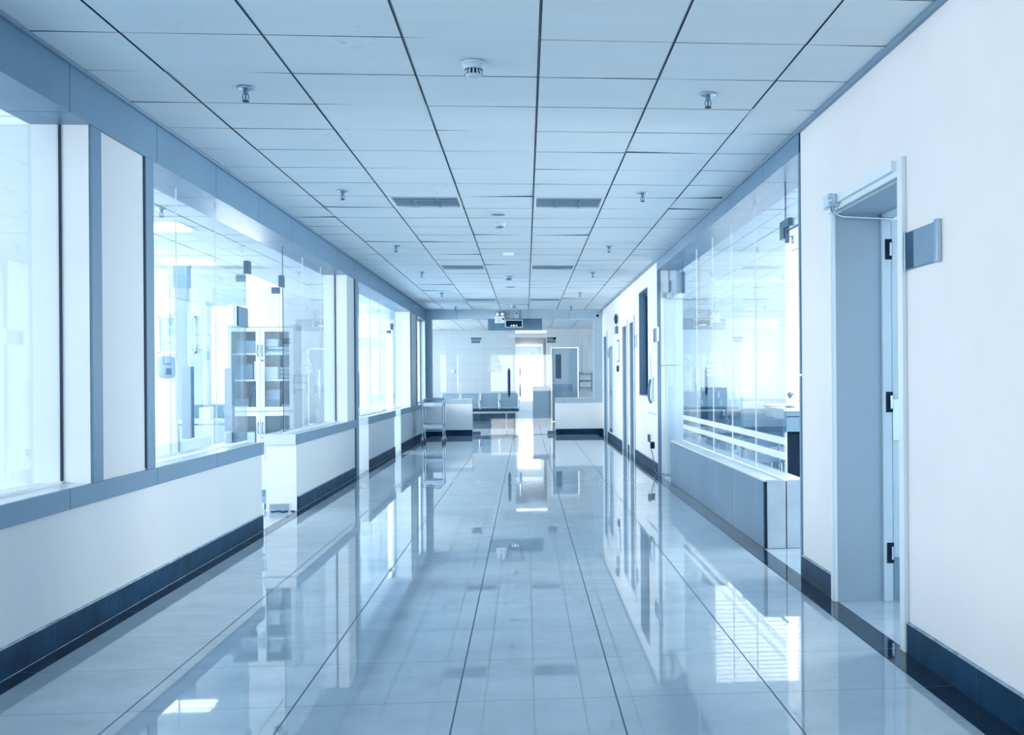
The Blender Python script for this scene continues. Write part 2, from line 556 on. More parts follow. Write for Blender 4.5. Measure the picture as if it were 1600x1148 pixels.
# sill band: cladding on the face, pale stone on top
m = MB(); t = MB()
for y0, y1 in ((YB, 9.06), (10.36, 14.10), (15.06, 18.06), (18.90, YE)):
    jj = [y0] + [j - 0.03 for j in js if y0 + 0.08 < j - 0.03 < y1 - 0.08] + [y1]
    if y0 == YB: jj = jj[:-1] + [8.90, y1] if jj[-2] < 8.7 else jj
    for a, b in zip(jj[:-1], jj[1:]):
        m.box(XL, XL + 0.018, a + (0.003 if a != y0 else 0), b - (0.003 if b != y1 else 0), S0, S1)
    t.box(XLI - 0.02, XL, y0, y1, S0, S1)
struct(m.build('trim_5', 'clad', bevel=0.0015))
struct(t.build('trim_6', 'clad_light', bevel=0.002))
# vertical strips on the pillars
m = MB()
m.box(XL, XL + 0.012, 5.575, 5.70, S1, BL)
m.box(XL, XL + 0.012, 6.345, 6.475, S1, BL)
m.box(XLI, XL + 0.02, 13.90, 14.10, 0, BL)
m.box(XL, XL + 0.012, 20.55, 20.66, S1, BL)
m.box(XL, XL + 0.012, 21.63, 21.76, S1, BL)
m.box(XL, XL + 0.012, 23.50, YE, S1, BL)
struct(m.build('trim_7', 'clad', bevel=0.0015))
m = MB()
m.box(XL, XL + 0.006, 6.332, 6.347, S1 + 0.01, BL)
m.box(XL, XL + 0.008, 13.885, 13.90, 0.13, BL)
m.box(GL - 0.004, GL + 0.008, 5.565, 5.582, S1, BL)
m.box(GL - 0.004, GL + 0.008, 13.335, 13.352, S1, BL)
struct(m.build('trim_8', 'seal'))
# rag of plaster edge above the skirting and the skirting itself
m = MB(); t = MB()
for y0, y1 in ((YB, 9.04), (10.41, 13.90), (15.11, 18.01), (18.96, YE)):
    m.box(XL, XL + 0.014, y0, y1, 0, 0.125)
    t.box(XL - 0.002, XL + 0.012, y0, y1, 0.125, 0.131)
struct(m.build('baseboard_left', 'base', bevel=0.002))
struct(t.build('trim_9', 'basetop'))

# ------------------------------------------------------------------ right wall
wr = MB()
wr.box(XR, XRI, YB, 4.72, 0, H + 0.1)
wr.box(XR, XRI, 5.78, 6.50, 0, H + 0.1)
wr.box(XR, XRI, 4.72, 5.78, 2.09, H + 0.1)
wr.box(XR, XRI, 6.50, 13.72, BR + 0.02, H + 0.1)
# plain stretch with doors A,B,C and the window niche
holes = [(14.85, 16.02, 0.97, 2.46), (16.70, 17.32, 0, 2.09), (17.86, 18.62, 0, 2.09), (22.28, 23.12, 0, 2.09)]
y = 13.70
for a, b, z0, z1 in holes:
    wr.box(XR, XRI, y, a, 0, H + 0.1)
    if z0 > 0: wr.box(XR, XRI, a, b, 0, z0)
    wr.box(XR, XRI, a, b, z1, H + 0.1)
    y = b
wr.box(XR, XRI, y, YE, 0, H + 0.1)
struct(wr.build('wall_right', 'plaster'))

m = MB()
kj = [6.50, 7.50, 8.73, 9.95, 11.17, 12.40, 13.70]
for a, b in zip(kj[:-1], kj[1:]):
    m.box(XR - 0.012, XRI, a + 0.003, b - 0.003, BR, H)
struct(m.build('trim_10', 'clad', bevel=0.002))
struct(B(XR - 0.008, XRI - 0.005, 6.5, 13.7, BR + 0.004, H).build('trim_11', 'seal'))
m = MB()   # corner strips of the opening
m.box(XR - 0.010, XRI, 6.50, 6.53, 1.225, BR)
m.box(XR - 0.010, XRI, 6.50, 6.53, 0, 1.215)
m.box(XR - 0.012, XR + 0.028, 13.655, 13.70, 0, BR)
struct(m.build('trim_12', 'clad', bevel=0.0015))
m = MB()   # pale cladding of the far reveal, two panels
m.box(XR + 0.03, XRI + 0.1, 13.66, 13.70, 1.372, BR)
m.box(XR + 0.03, XRI + 0.1, 13.66, 13.70, 0, 1.362)
struct(m.build('trim_13', 'frame', bevel=0.0015))
m = MB(); t = MB()
for y0, y1 in ((YB, 4.66), (5.85, 6.50), (13.71, 16.60), (17.42, 17.76), (18.72, 20.6), (20.6, 22.2), (23.2, YE)):
    m.box(XR - 0.014, XR, y0, y1, 0, 0.128)
    t.box(XR - 0.012, XR + 0.002, y0, y1, 0.128, 0.135)
struct(m.build('baseboard_right', 'base', bevel=0.002))
struct(t.build('trim_14', 'basetop'))

# low clad wall under the right glazing
m = MB()
cj = [7.63, 8.81, 10.02, 11.25, 12.60]
for a, b in zip(cj[:-1], cj[1:]):
    m.box(XR + 0.004, XR + 0.026, a + 0.0025, b - 0.0025, 0.002, 0.472)
struct(m.build('trim_15', 'steelclad', bevel=0.002))
m = MB()
m.box(XR + 0.030, GR + 0.022, 7.605, 7.628, 0.002, 0.472)
m.box(GR + 0.030, XRI + 0.02, 7.605, 7.628, 0.002, 0.472)
struct(m.build('trim_19', 'clad_end', bevel=0.002))
m = MB(); m.box(XR + 0.012, XRI + 0.02, 7.629, 12.60, 0, 0.466)
struct(m.build('wall_right', 'seal'))
struct(B(XR + 0.002, XRI + 0.02, 7.61, 12.60, 0.472, 0.485).build('trim_16', 'clad_light', bevel=0.002))

# ------------------------------------------------------------------ glazing
def pane_box(m, axis, p, a, b, z0, z1, th=0.010):
    """glass sheet in the plane axis=p; cut edges get the second material"""
    if axis == 0:
        m.box(p - th / 2, p + th / 2, a, b, z0, z1, mis=[1, 1, 1, 0, 1, 0])
    else:
        m.box(a, b, p - th / 2, p + th / 2, z0, z1, mis=[1, 1, 0, 1, 0, 1])


def glazing(name, axis, p, cuts, z0, z1, free=False, joints=True):
    root = sempty(name, (p, cuts[0], z0) if axis == 0 else (cuts[0], p, z0))
    for a, b in zip(cuts[:-1], cuts[1:]):
        if free and a == cuts[0]:      # the first sheet has an exposed cut edge
            m = MB(); pane_box(m, axis, p, a + 0.0015, b - 0.0015, z0, z1, th=0.008)
            m.build('pane', ['glass', 'glass_edge'], root)
            continue
        m = MB()                        # bedded sheet: the two faces, its edges are buried in the joints
        for s_ in (-0.0025, 0.0025):
            q = [(a, z0), (b, z0), (b, z1), (a, z1)]
            if s_ < 0: q.reverse()
            m.face([(p + s_, u, v) if axis == 0 else (u, p - s_, v) for u, v in q])
        m.build('pane', 'glass', root)
    if joints and len(cuts) > 2:
        m = MB()
        for c in cuts[1:-1]:
            if axis == 0: m.box(p - 0.004, p + 0.004, c - 0.003, c + 0.003, z0, z1)
            else: m.box(c - 0.004, c + 0.004, p - 0.007, p + 0.007, z0, z1)
        m.build('joint_strip', 'joint', root)
    m = MB()  # bedding bead along sill and head
    for z in (z0, z1 - 0.012):
        if axis == 0: m.box(p - 0.010, p + 0.010, cuts[0], cuts[-1], z, z + 0.012)
        else: m.box(cuts[0], cuts[-1], p - 0.010, p + 0.010, z, z + 0.012)
    m.build('bead', 'joint', root)
    return root


def sticker(m, axis, p, c, w, zt, zb, bars, off):
    """triangle over a block of bars, printed on the glass (mesh of thin film)"""
    def P(u, z):
        return (p + off, u, z) if axis == 0 else (u, p + off, z)
    m.face([P(c - w / 2, zb), P(c + w / 2, zb), P(c, zt)])
    z = zb - 0.02
    for k in range(bars):
        m.face([P(c - w / 2 - 0.01, z), P(c + w / 2 + 0.01, z), P(c + w / 2 + 0.01, z - 0.035), P(c - w / 2 - 0.01, z - 0.035)])
        z -= 0.042


glazing('window_1', 0, GL, [YB + 0.02, -2.6, -1.2, 0.2, 1.55, 2.9, 4.25, 5.565], S1, BL + 0.02)
glazing('window_2', 0, GL, [6.475, 7.362, 8.273, 9.16], S1, BL + 0.02)
w3 = glazing('window_3', 0, GL, [10.51, 11.436, 12.42, 13.335], S1, BL + 0.02, free=True)
w4 = glazing('window_4', 0, GL, [15.2, 16.3, 17.35, 18.20], S1, BL + 0.02, free=True)
glazing('window_5', 0, GL, [18.98, 20.54], S1, BL + 0.02)
m = MB(); sticker(m, 0, GL, 15.75, 0.30, 1.70, 1.46, 3, 0.0065)
m.build('printed_mark', 'film', w4)

# doorways in the left glazing: transom glass over an open pair of glass leaves
def glass_door(name, axis, p, a, b, zt, z1, leaves, mark=False):
    """leaves: (hinge coordinate, swing sign into the room, length)"""
    root = sempty(name, (p, a, 0) if axis == 0 else (a, p, 0))
    m = MB(); pane_box(m, axis, p, a + 0.003, b - 0.003, zt + 0.006, z1, th=0.006)
    m.build('transom_pane', ['glass', 'glass'], root)
    for (h, sg, ln, mk) in leaves:
        m = MB()
        X0, X1 = p + sg * 0.02, p + sg * (0.02 + ln)
        m.box(X0, X1, h - 0.006, h + 0.006, 0.012, zt - 0.004, mis=[1, 1, 0, 1, 0, 1])
        leaf = m.build('door_leaf', ['glass', 'glass_edge'], root)
        m = MB()
        hx = p + sg * (ln - 0.12)
        for s in (-1, 1):
            m.box(hx - 0.034, hx + 0.034, h + s * 0.038, h + s * 0.052, 0.74, 1.33)
            for z in (0.84, 1.23): m.cyl((hx, h, z), (hx, h + s * 0.045, z), 0.009, 8)
        m.build('pull_handle', 'handle', leaf)
        m = MB()
        m.box(X0 - sg * 0.005, X0 + sg * 0.07, h - 0.014, h + 0.014, zt - 0.058, zt)
        m.box(X0 - sg * 0.005, X0 + sg * 0.15, h - 0.014, h + 0.014, 0.008, 0.065)
        m.build('patch_fitting', 'patch', leaf)
        m = MB()
        m.box(p - 0.018, p + 0.018, h - 0.055, h + 0.055, zt + 0.003, zt + 0.11)
        m.build('transom_patch', 'patch', root, bevel=0.002)
        if mk:
            m = MB(); sticker(m, 1, h, hx + sg * -0.16, 0.26, 1.84, 1.60, 2, -0.0075)
            m.build('printed_mark', 'film', leaf)
    return root


d2 = glass_door('door_2', 0, GL, 9.165, 10.505, 2.08, BL + 0.02, [(9.20, -1, 0.60, True), (10.46, -1, 0.60, False)])
glass_door('door_3', 0, GL, 14.105, 15.195, 2.05, BL + 0.02, [(14.15, -1, 0.95, False)])
glass_door('door_4', 0, GL, 18.21, 18.975, 2.06, BL + 0.02, [(18.94, -1, 0.72, False)])

# right glazing over the low wall and its two doorways
wR = glazing('window_6', 0, GR, [7.47, 8.49, 9.47, 10.44, 11.43, 12.46], 0.487, BR + 0.02)
m = MB()
for z0, z1 in ((0.735, 0.785), (0.630, 0.680)):
    m.face([(GR - 0.0065, 7.49, z0), (GR - 0.0065, 12.45, z0), (GR - 0.0065, 12.45, z1), (GR - 0.0065, 7.49, z1)])
m.build('safety_stripe', 'stripe', wR)
m = MB(); sticker(m, 0, GR, 10.4, 0.75, 1.52, 1.36, 3, -0.0068)
m.build('printed_mark', 'print', wR)
r = sempty('door_5', (GR, 6.53, 0))
m = MB(); pane_box(m, 0, GR, 6.54, 7.465, 2.20, BR + 0.02)
m.build('transom_pane', ['glass', 'glass_edge'], r)
m = MB()
m.box(GR - 0.02, GR + 0.02, 7.30, 7.56, 2.235, 2.29); m.box(GR - 0.02, GR + 0.02, 7.44, 7.56, 2.165, 2.235)
m.box(GR - 0.012, GR + 0.012, 7.40, 7.44, 2.13, 2.235)
m.build('patch_fitting', 'patch', r, bevel=0.003)
m = MB(); m.box(GR - 0.008, GR + 0.008, 6.54, 7.40, 2.205, 2.215)
m.build('head_rail', 'patch', r)
m = MB()   # the leaf is folded back into the room
m.box(GR + 0.03, GR + 0.96, 6.56, 6.572, 0.012, 2.19, mis=[1, 1, 0, 1, 0, 1])
leaf = m.build('door_leaf', ['glass', 'glass_edge'], r)
r = sempty('door_6', (GR, 12.5, 0))
m = MB(); pane_box(m, 0, GR, 12.465, 13.65, 2.20, BR + 0.02)
m.build('transom_pane', ['glass', 'glass_edge'], r)
m = MB(); m.box(XR + 0.10, GR + 0.19, 13.60, 13.655, 2.205, 2.28)
m.build('patch_fitting', 'steel', r, bevel=0.003)
m = MB(); m.box(GR - 0.015, GR + 0.015, 13.50, 13.58, 2.285, 2.42); m.box(GR - 0.02, GR + 0.02, 12.40, 12.52, 2.18, 2.42)
m.build('transom_patch', 'patch', r, bevel=0.003)
m = MB(); m.box(GR - 0.03, GR + 0.90, 13.63, 13.642, 0.012, 2.19, mis=[1, 1, 0, 1, 0, 1])
m.build('door_leaf', ['glass', 'glass_edge'], r)

# ------------------------------------------------------------------ painted door in the near right wall
d1 = sempty('door_1', (XR, 4.72, 0))
m = MB()
m.box(XR - 0.022, XR, 4.665, 4.725, 0, 2.1695)
m.box(XR - 0.016, XR, 4.70, 4.738, 0, 2.092)
m.box(XR - 0.018, XR, 5.762, 5.838, 0, 2.089)
m.box(XR - 0.024, XR, 5.772, 5.80, 0, 2.088)
m.box(XR - 0.0225, XR, 4.67, 5.842, 2.09, 2.168)
m.build('architrave', 'frame', d1, bevel=0.004)
m = MB()
m.box(XR - 0.045, XR - 0.0225, 4.73, 5.86, 2.115, 2.16)
m.build('header_rail', 'frame', d1)
m = MB()
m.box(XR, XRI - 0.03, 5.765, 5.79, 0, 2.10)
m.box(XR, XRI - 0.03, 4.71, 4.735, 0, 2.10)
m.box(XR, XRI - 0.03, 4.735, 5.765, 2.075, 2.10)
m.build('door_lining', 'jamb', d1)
m = MB()
m.box(XRI - 0.035, XRI + 0.015, 5.745, 5.80, 0, 2.10)
m.box(XRI - 0.035, XRI + 0.015, 4.70, 4.755, 0, 2.10)
m.box(XRI - 0.035, XRI + 0.015, 4.70, 5.80, 2.05, 2.10)
m.build('door_frame', 'door', d1, bevel=0.002)
m = MB(); m.box(XRI + 0.02, XRI + 0.98, 5.755, 5.797, 0.012, 2.045)
leaf = m.build('door_leaf', 'door', d1, bevel=0.002)
m = MB(); m.box(XRI + 0.022, XRI + 0.96, 5.7515, 5.7550, 0.014, 0.235)
m.build('kick_plate', 'midblue', leaf)
m = MB(); m.box(XRI + 0.022, XRI + 0.20, 5.7515, 5.755, 0.865, 1.085)
m.build('push_plate', 'steel', leaf)
for z in (1.89, 1.07, 0.26):
    m = MB()
    m.box(XRI - 0.018, XRI + 0.020, 5.7425, 5.7455, z - 0.055, z + 0.055)
    m.build('hinge_plate', 'black', d1)
    m = MB(); m.cyl((XRI + 0.010, 5.738, z - 0.035), (XRI + 0.010, 5.738, z + 0.035), 0.0065, 10)
    m.build('hinge', 'chrome', d1)
m = MB()   # door closer at the far end of the header
m.box(XR - 0.085, XR - 0.022, 5.60, 5.70, 2.10, 2.165)
cl = m.build('door_closer', 'fixture', d1, bevel=0.008)
m = MB(); m.cyl((XR - 0.060, 5.598, 2.133), (XR - 0.060, 5.585, 2.133), 0.026, 20)
m.cyl((XR - 0.060, 5.585, 2.133), (XR - 0.060, 5.578, 2.133), 0.016, 16)
m.build('closer_knob', 'chrome', cl)
m = MB()
m.cyl((XR - 0.05, 5.64, 2.098), (XR - 0.05, 5.64, 2.075), 0.012, 10)
m.tube([(XR - 0.05, 5.64, 2.078), (XR - 0.02, 5.655, 2.060), (XR + 0.01, 5.66, 2.052), (XRI + 0.05, 5.70, 2.045)], 0.006, 8)
m.tube([(XRI + 0.05, 5.70, 2.045), (XRI + 0.20, 5.745, 2.030)], 0.008, 8)
m.cyl((XRI + 0.05, 5.70, 2.062), (XRI + 0.05, 5.70, 2.028), 0.014, 12)
m.build('closer_arm', 'chrome', cl)

# the three flush doors further down on the right
for n, (y0, y1) in (('door_7', (17.86, 18.62)), ('door_8', (16.70, 17.32)), ('door_9', (22.28, 23.12))):
    r = sempty(n, (XR, y0, 0))
    m = MB()
    m.box(XR - 0.02, XR, y0 - 0.09, y0, 0, 2.08); m.box(XR - 0.02, XR, y1, y1 + 0.09, 0, 2.08)
    m.box(XR - 0.02, XR, y0 - 0.09, y1 + 0.09, 2.08, 2.17)
    m.build('architrave', 'frame', r, bevel=0.003)
    m = MB()
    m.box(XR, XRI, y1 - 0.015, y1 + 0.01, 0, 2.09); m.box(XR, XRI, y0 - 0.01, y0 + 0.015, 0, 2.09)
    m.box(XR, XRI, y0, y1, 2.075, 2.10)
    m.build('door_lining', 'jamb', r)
    m = MB(); m.box(XRI - 0.08, XRI - 0.04, y0 + 0.015, y1 - 0.015, 0.01, 2.07)
    lf = m.build('door_leaf', 'door', r)
    m = MB(); m.tube([(XRI - 0.08, y0 + 0.08, 1.02), (XRI - 0.12, y0 + 0.08, 1.02), (XRI - 0.12, y0 + 0.2, 1.02)], 0.01, 8)
    m.build('lever_handle', 'steel', lf)

# niche window in the right wall
r = sempty('window_7', (XR, 14.85, 0.97))
m = MB()
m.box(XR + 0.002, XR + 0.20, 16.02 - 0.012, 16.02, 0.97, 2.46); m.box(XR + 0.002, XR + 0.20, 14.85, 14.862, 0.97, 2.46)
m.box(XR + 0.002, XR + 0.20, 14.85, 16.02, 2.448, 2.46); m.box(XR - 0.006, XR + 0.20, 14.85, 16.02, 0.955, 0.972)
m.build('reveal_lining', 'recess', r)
m = MB()
m.box(XR + 0.10, XR + 0.14, 15.96, 16.008, 0.972, 2.448); m.box(XR + 0.10, XR + 0.14, 14.862, 14.90, 0.972, 2.448)
m.box(XR + 0.10, XR + 0.14, 15.40, 15.45, 0.972, 2.448); m.box(XR + 0.10, XR + 0.14, 14.862, 16.008, 0.972, 1.02)
m.box(XR + 0.10, XR + 0.14, 14.862, 16.008, 2.40, 2.448)
m.build('window_frame', 'darkblue', r)
m = MB(); pane_box(m, 0, XR + 0.12, 14.90, 15.96, 1.02, 2.40)
m.build('pane', ['glass', 'glass_edge'], r)
m = MB(); m.box(XRI - 0.03, XRI - 0.02, 14.85, 16.02, 0.97, 2.46)
m.build('blind', 'blind', r)
# window on the left by the trolley
r = sempty('window_8', (GL, 21.76, S1))
m = MB()
for a, b, z0, z1 in ((21.76, 21.80, S1, BL), (23.46, 23.5, S1, BL), (22.6, 22.64, S1, BL), (21.8, 23.46, BL - 0.04, BL), (21.8, 23.46, S1, S1 + 0.04)):
    m.box(GL - 0.03, GL + 0.03, a, b, z0, z1)
m.build('window_frame', 'winframe', r)
m = MB(); pane_box(m, 0, GL, 21.8, 23.46, S1 + 0.04, BL - 0.04)
m.build('pane', ['glass', 'glass_edge'], r)

# ------------------------------------------------------------------ end wall with glass doors
m = MB()
m.box(XL - 0.3, -1.155, YE, YE + 0.26, 0, 0.69); m.box(0.635, XR + 0.3, YE, YE + 0.26, 0, 0.69)
m.box(XL - 0.3, XR + 0.3, YE + 0.02, YE + 0.24, 2.54, H + 0.1)
struct(m.build('wall_end', 'plaster_end'))
m = MB()
for a, b in ((XL, -1.47), (-1.47, 0.955), (0.955, XR)):
    m.box(a + 0.003, b - 0.003, YE - 0.012, YE + 0.26, 2.515, H)
for a, b in ((XL - 0.2, XL + 0.125), (1.475, XR + 0.2)):
    m.box(a, b, YE - 0.012, YE + 0.2, 0.785, 2.515)
for a, b in ((XL, -1.30), (-1.294, -1.15), (0.63, 0.82), (0.826, XR)):
    m.box(a, b, YE - 0.014, YE + 0.27, 0.69, 0.785)
struct(m.build('trim_17', 'clad_pale', bevel=0.002))
m = MB()
for a, b in ((XL, -1.157), (0.637, XR)): m.box(a, b, YE - 0.014, YE, 0, 0.125)
struct(m.build('baseboard_end', 'base', bevel=0.002))
GE = YE + 0.12
glazing('window_9', 1, GE, [XL + 0.125, -1.155], 0.785, 2.515)
glazing('window_10', 1, GE, [0.635, 1.475], 0.785, 2.515)
r = sempty('door_10', (-1.15, GE, 0))
for a, b in ((-1.15, -0.262), (-0.256, 0.63)):
    m = MB(); pane_box(m, 1, GE, a + 0.004, b - 0.004, 0.012, 2.055)
    leaf = m.build('door_leaf', ['glass', 'glass_edge'], r)
    hx = -0.365 if a < -1 else -0.125
    m = MB()
    n_ = 10
    for sgn in (-1, 1):
        pts = [(hx, GE + sgn * (0.012 + 0.055 * math.sin(math.pi * k / n_)), 0.82 + 0.62 * k / n_) for k in range(n_ + 1)]
        m.tube(pts, 0.017, 10)
        m.box(hx - 0.03, hx + 0.03, GE + sgn * 0.006, GE + sgn * 0.016, 0.86, 1.40)
    m.build('pull_handle', 'darkblue' if a < -1 else 'chrome', leaf)
    ex = a if a < -1 else b
    sg = 1 if a < -1 else -1
    m = MB()
    m.box(ex - sg * 0.02, ex + sg * 0.17, GE - 0.018, GE + 0.018, 1.995, 2.052)
    m.box(ex - sg * 0.004, ex + sg * 0.17, GE - 0.018, GE + 0.018, 0.005, 0.08)
    m.build('patch_fitting', 'patch', leaf, bevel=0.002)
    m = MB()
    sticker(m, 1, GE, -0.68 if a < -1 else 0.16, 0.30, 1.86, 1.55, 4, -0.007)
    m.build('printed_mark', 'print', leaf)
m = MB()
for a, b in ((-1.15, 0.63),):
    pane_box(m, 1, GE, a + 0.004, b - 0.004, 2.062, 2.515)
m.build('transom_pane', ['glass', 'glass_edge'], r)
m = MB()
for x in (-1.15, 0.63): m.box(x - 0.03, x + 0.20 if x < 0 else x + 0.03, GE - 0.018, GE + 0.018, 2.062, 2.115)
m.box(0.46, 0.66, GE - 0.018, GE + 0.018, 2.062, 2.115)
m.build('transom_patch', 'patch', r)
# grey board behind the transom glass
tag(B(-0.81, 0.36, GE + 0.02, GE + 0.045, 2.27, 2.515).build('backing_board', 'midblue'), 'plain grey-blue board fixed behind the glass above the end doors', 'board')

# ------------------------------------------------------------------ rooms behind the glass
m = MB()
def wall_with_window(m, axis, p, th, a, b, wins, z0=0.0, z1=2.8):
    """wall sheet with rectangular openings: wins = (a0,a1,z0,z1)"""
    y = a
    def bx(u0, u1, v0, v1):
        if axis == 0: m.box(p, p + th, u0, u1, v0, v1)
        else: m.box(u0, u1, p, p + th, v0, v1)
    for (a0, a1, w0, w1) in wins:
        bx(y, a0, z0, z1)
        if w0 > z0: bx(a0, a1, z0, w0)
        if w1 < z1: bx(a0, a1, w1, z1)
        y = a1
    bx(y, b, z0, z1)


def window_unit(n, axis, p, a0, a1, z0, z1, nm=2, blind=0.0):
    r = sempty('window_%d' % n, (p, a0, z0) if axis == 0 else (a0, p, z0))
    m = MB()
    def bx(u0, u1, v0, v1, d=0.03):
        if axis == 0: m.box(p - d, p + d, u0, u1, v0, v1)
        else: m.box(u0, u1, p - d, p + d, v0, v1)
    bx(a0, a1, z0, z0 + 0.05); bx(a0, a1, z1 - 0.05, z1)
    for k in range(nm + 1):
        u = a0 + (a1 - a0 - 0.05) * k / nm
        bx(u, u + 0.05, z0 + 0.05, z1 - 0.05)
    m.build('window_frame', 'winframe', r)
    if blind > 0:
        m = MB()
        nsl = int(blind / 0.05)
        for k in range(nsl):
            z = z1 - 0.06 - k * 0.05
            if axis == 1: m.box(a0 + 0.03, a1 - 0.03, p - 0.075, p - 0.05, z - 0.006, z)
            else: m.box(p - 0.075, p - 0.05, a0 + 0.03, a1 - 0.03, z - 0.006, z)
        m.build('blind_slats', 'blind', r)
    return r


lw = [(-3.0, 0.6, .9, 2.45), (1.2, 4.8, .9, 2.45), (5.4, 9.0, .9, 2.45), (9.6, 13.4, .9, 2.45)]
wall_with_window(m, 0, -7.2, 0.2, YB, 14.2, lw)
lb = [(14.7, 17.6, 1.3, 2.45), (18.1, 23.3, .9, 2.45)]
wall_with_window(m, 0, -7.2, 0.2, 14.2, YE + 0.2, lb)
wall_with_window(m, 1, 14.05, 0.15, -7.2, -2.5, [(-6.75, -5.0, .75, 2.4), (-3.97, -3.25, .88, 2.2)])
wall_with_window(m, 1, YE, 0.2, -7.2, XL - 0.3, [])
struct(m.build('wall_left_room', 'plaster_room'))
for i, w in enumerate(lw + lb): window_unit(20 + i, 0, -7.1, *w)
window_unit(30, 1, 14.12, -6.75, -5.0, .75, 2.4)
window_unit(31, 1, 14.12, -3.97, -3.25, .88, 2.2, nm=1)
daylight('daylight_left_gable', (-5.87, 14.45, 1.6), (-H90, 0, 0), 1.7, 1.5, 70)
daylight('daylight_left_gable_small', (-3.6, 14.45, 1.55), (-H90, 0, 0), 0.7, 1.25, 25)

m = MB()
rw = [(4.1, 6.2, .9, 2.45), (6.5, 9.0, .9, 2.45), (9.4, 12.0, .9, 2.45)]
wall_with_window(m, 0, 7.0, 0.2, 3.1, 12.65, rw)
rb = [(13.4, 17.0, .9, 2.45), (17.6, 21.8, .9, 2.45)]
wall_with_window(m, 0, 7.0, 0.2, 12.65, 22.5, rb)
wall_with_window(m, 1, 12.5, 0.15, XRI + 0.06, 7.0, [(2.12, 6.3, .80, 2.38)])
wall_with_window(m, 1, 3.1, 0.2, XRI, 7.0, [])
wall_with_window(m, 1, 6.15, 0.10, XRI, 3.4, [])
wall_with_window(m, 1, 22.4, 0.2, XRI, 7.0, [])
struct(m.build('wall_right_room', 'plaster_room'))
for i, w in enumerate(rw + rb): window_unit(40 + i, 0, 7.1, *w)
window_unit(50, 1, 12.57, 2.12, 6.3, .80, 2.38, nm=4, blind=1.0)
# corridor end behind the viewer
m = MB(); wall_with_window(m, 1, YB - 0.2, 0.2, XL - 0.3, XR + 0.3, [(-1.7, 1.3, .6, 2.4)])
wall_with_window(m, 1, YB - 0.2, 0.2, -7.2, XL - 0.3, [])
struct(m.build('wall_back', 'plaster'))
window_unit(60, 1, YB - 0.1, -1.7, 1.3, .6, 2.4)

# lobby beyond the end doors
m = MB()
wall_with_window(m, 1, 32.0, 0.2, -4.2, -0.30, [])
wall_with_window(m, 0, -4.2, 0.2, YE + 0.2, 32.2, [(25.0, 31.0, .9, 2.45)])
struct(m.build('wall_lobby', 'walltile'))
m = MB()
wall_with_window(m, 1, 31.0, 0.15, 0.60, 3.4, [(0.70, 1.50, 0, 2.10)])
wall_with_window(m, 0, 3.3, 0.2, YE + 0.2, 31.0, [])
wall_with_window(m, 0, 0.60, 0.12, 31.1, 40.8, [])
wall_with_window(m, 0, -0.50, 0.12, 32.2, 40.8, [(33.5, 34.6, 0, 2.1), (36.2, 37.2, 0, 2.1)])
wall_with_window(m, 1, 40.8, 0.2, -0.5, 0.72, [(-0.36, 0.58, 0.35, 2.15)])
m.box(-0.5, 0.7, 31.9, 41, 2.42, 2.55)
m.box(-2.2, -0.5, 32.4, 38, 2.42, 2.55); m.box(-2.2, -2.1, 32.2, 38, 0, 2.5)
struct(m.build('wall_lobby_right', 'plaster_room'))
window_unit(70, 0, -4.1, 25.0, 31.0, .9, 2.45, nm=3)
window_unit(71, 1, 40.85, -0.36, 0.58, 0.35, 2.15, nm=1)
r = sempty('door_11', (0.70, 31.0, 0))
m = MB(); m.box(0.66, 0.72, 30.975, 31.0, 0, 2.09); m.box(1.48, 1.54, 30.975, 31.0, 0, 2.09); m.box(0.66, 1.54, 30.975, 31.0, 2.09, 2.16)
m.build('door_frame', 'white', r, bevel=0.004)
m = MB(); m.box(0.73, 1.47, 31.02, 31.06, 0.01, 2.08)
lf = m.build('door_leaf', 'door', r)
m = MB(); m.box(0.84, 1.00, 31.014, 31.02, 1.22, 1.90); m.build('vision_panel', 'darkblue', lf)
m = MB(); m.box(0.73, 1.32, 31.014, 31.02, 0.86, 1.06); m.build('speckled_band', 'louvre', lf)

# ================================================================== THINGS
# ---- louvred ceiling lights (switched off)
def louvre_light(x, y, label, first=[None]):
    if first[0] is not None:
        return dup(first[0], (x, y, H), label)
    t = thing('ceiling_light', label, 'ceiling light', (x, y, H), 'louvred lights in the corridor ceiling')
    a = 0.295
    m = MB()
    for s in (-1, 1):
        m.box(x + s * 0.283 - 0.009, x + s * 0.283 + 0.009, y - 0.292, y + 0.292, H - 0.003, H + 0.026)
        m.box(x - 0.274, x + 0.274, y + s * 0.283 - 0.009, y + s * 0.283 + 0.009, H - 0.003, H + 0.026)
    m.build('frame', 'white', t)
    m = MB(); m.box(x - a, x + a, y - a, y + a, H + 0.022, H + 0.028)
    m.build('reflector_tray', 'louvre_back', t)
    for k in range(1, 3):
        u = x - a + 2 * a * k / 3
        B(u - 0.004, u + 0.004, y - a + 0.021, y + a - 0.021, H - 0.001, H + 0.02).build('divider', 'louvre', t)
    for k in range(1, 6):
        v = y - a + 2 * a * k / 6
        B(x - a + 0.021, x + a - 0.021, v - 0.012, v + 0.012, H + 0.001, H + 0.006).build('louvre_blade', 'blade', t)
    first[0] = t
    return t


for (x, y), lb in zip(VENTS, [
    'nearest left louvred ceiling light, switched off, largest of the left column',
    'nearest right louvred ceiling light, switched off, largest of the right column',
    'middle left louvred ceiling light, second in the left column of three',
    'middle right louvred ceiling light, second in the right column of three',
    'farthest left louvred ceiling light, just before the glass end wall',
    'farthest right louvred ceiling light, just before the glass end wall']):
    louvre_light(x, y, lb)

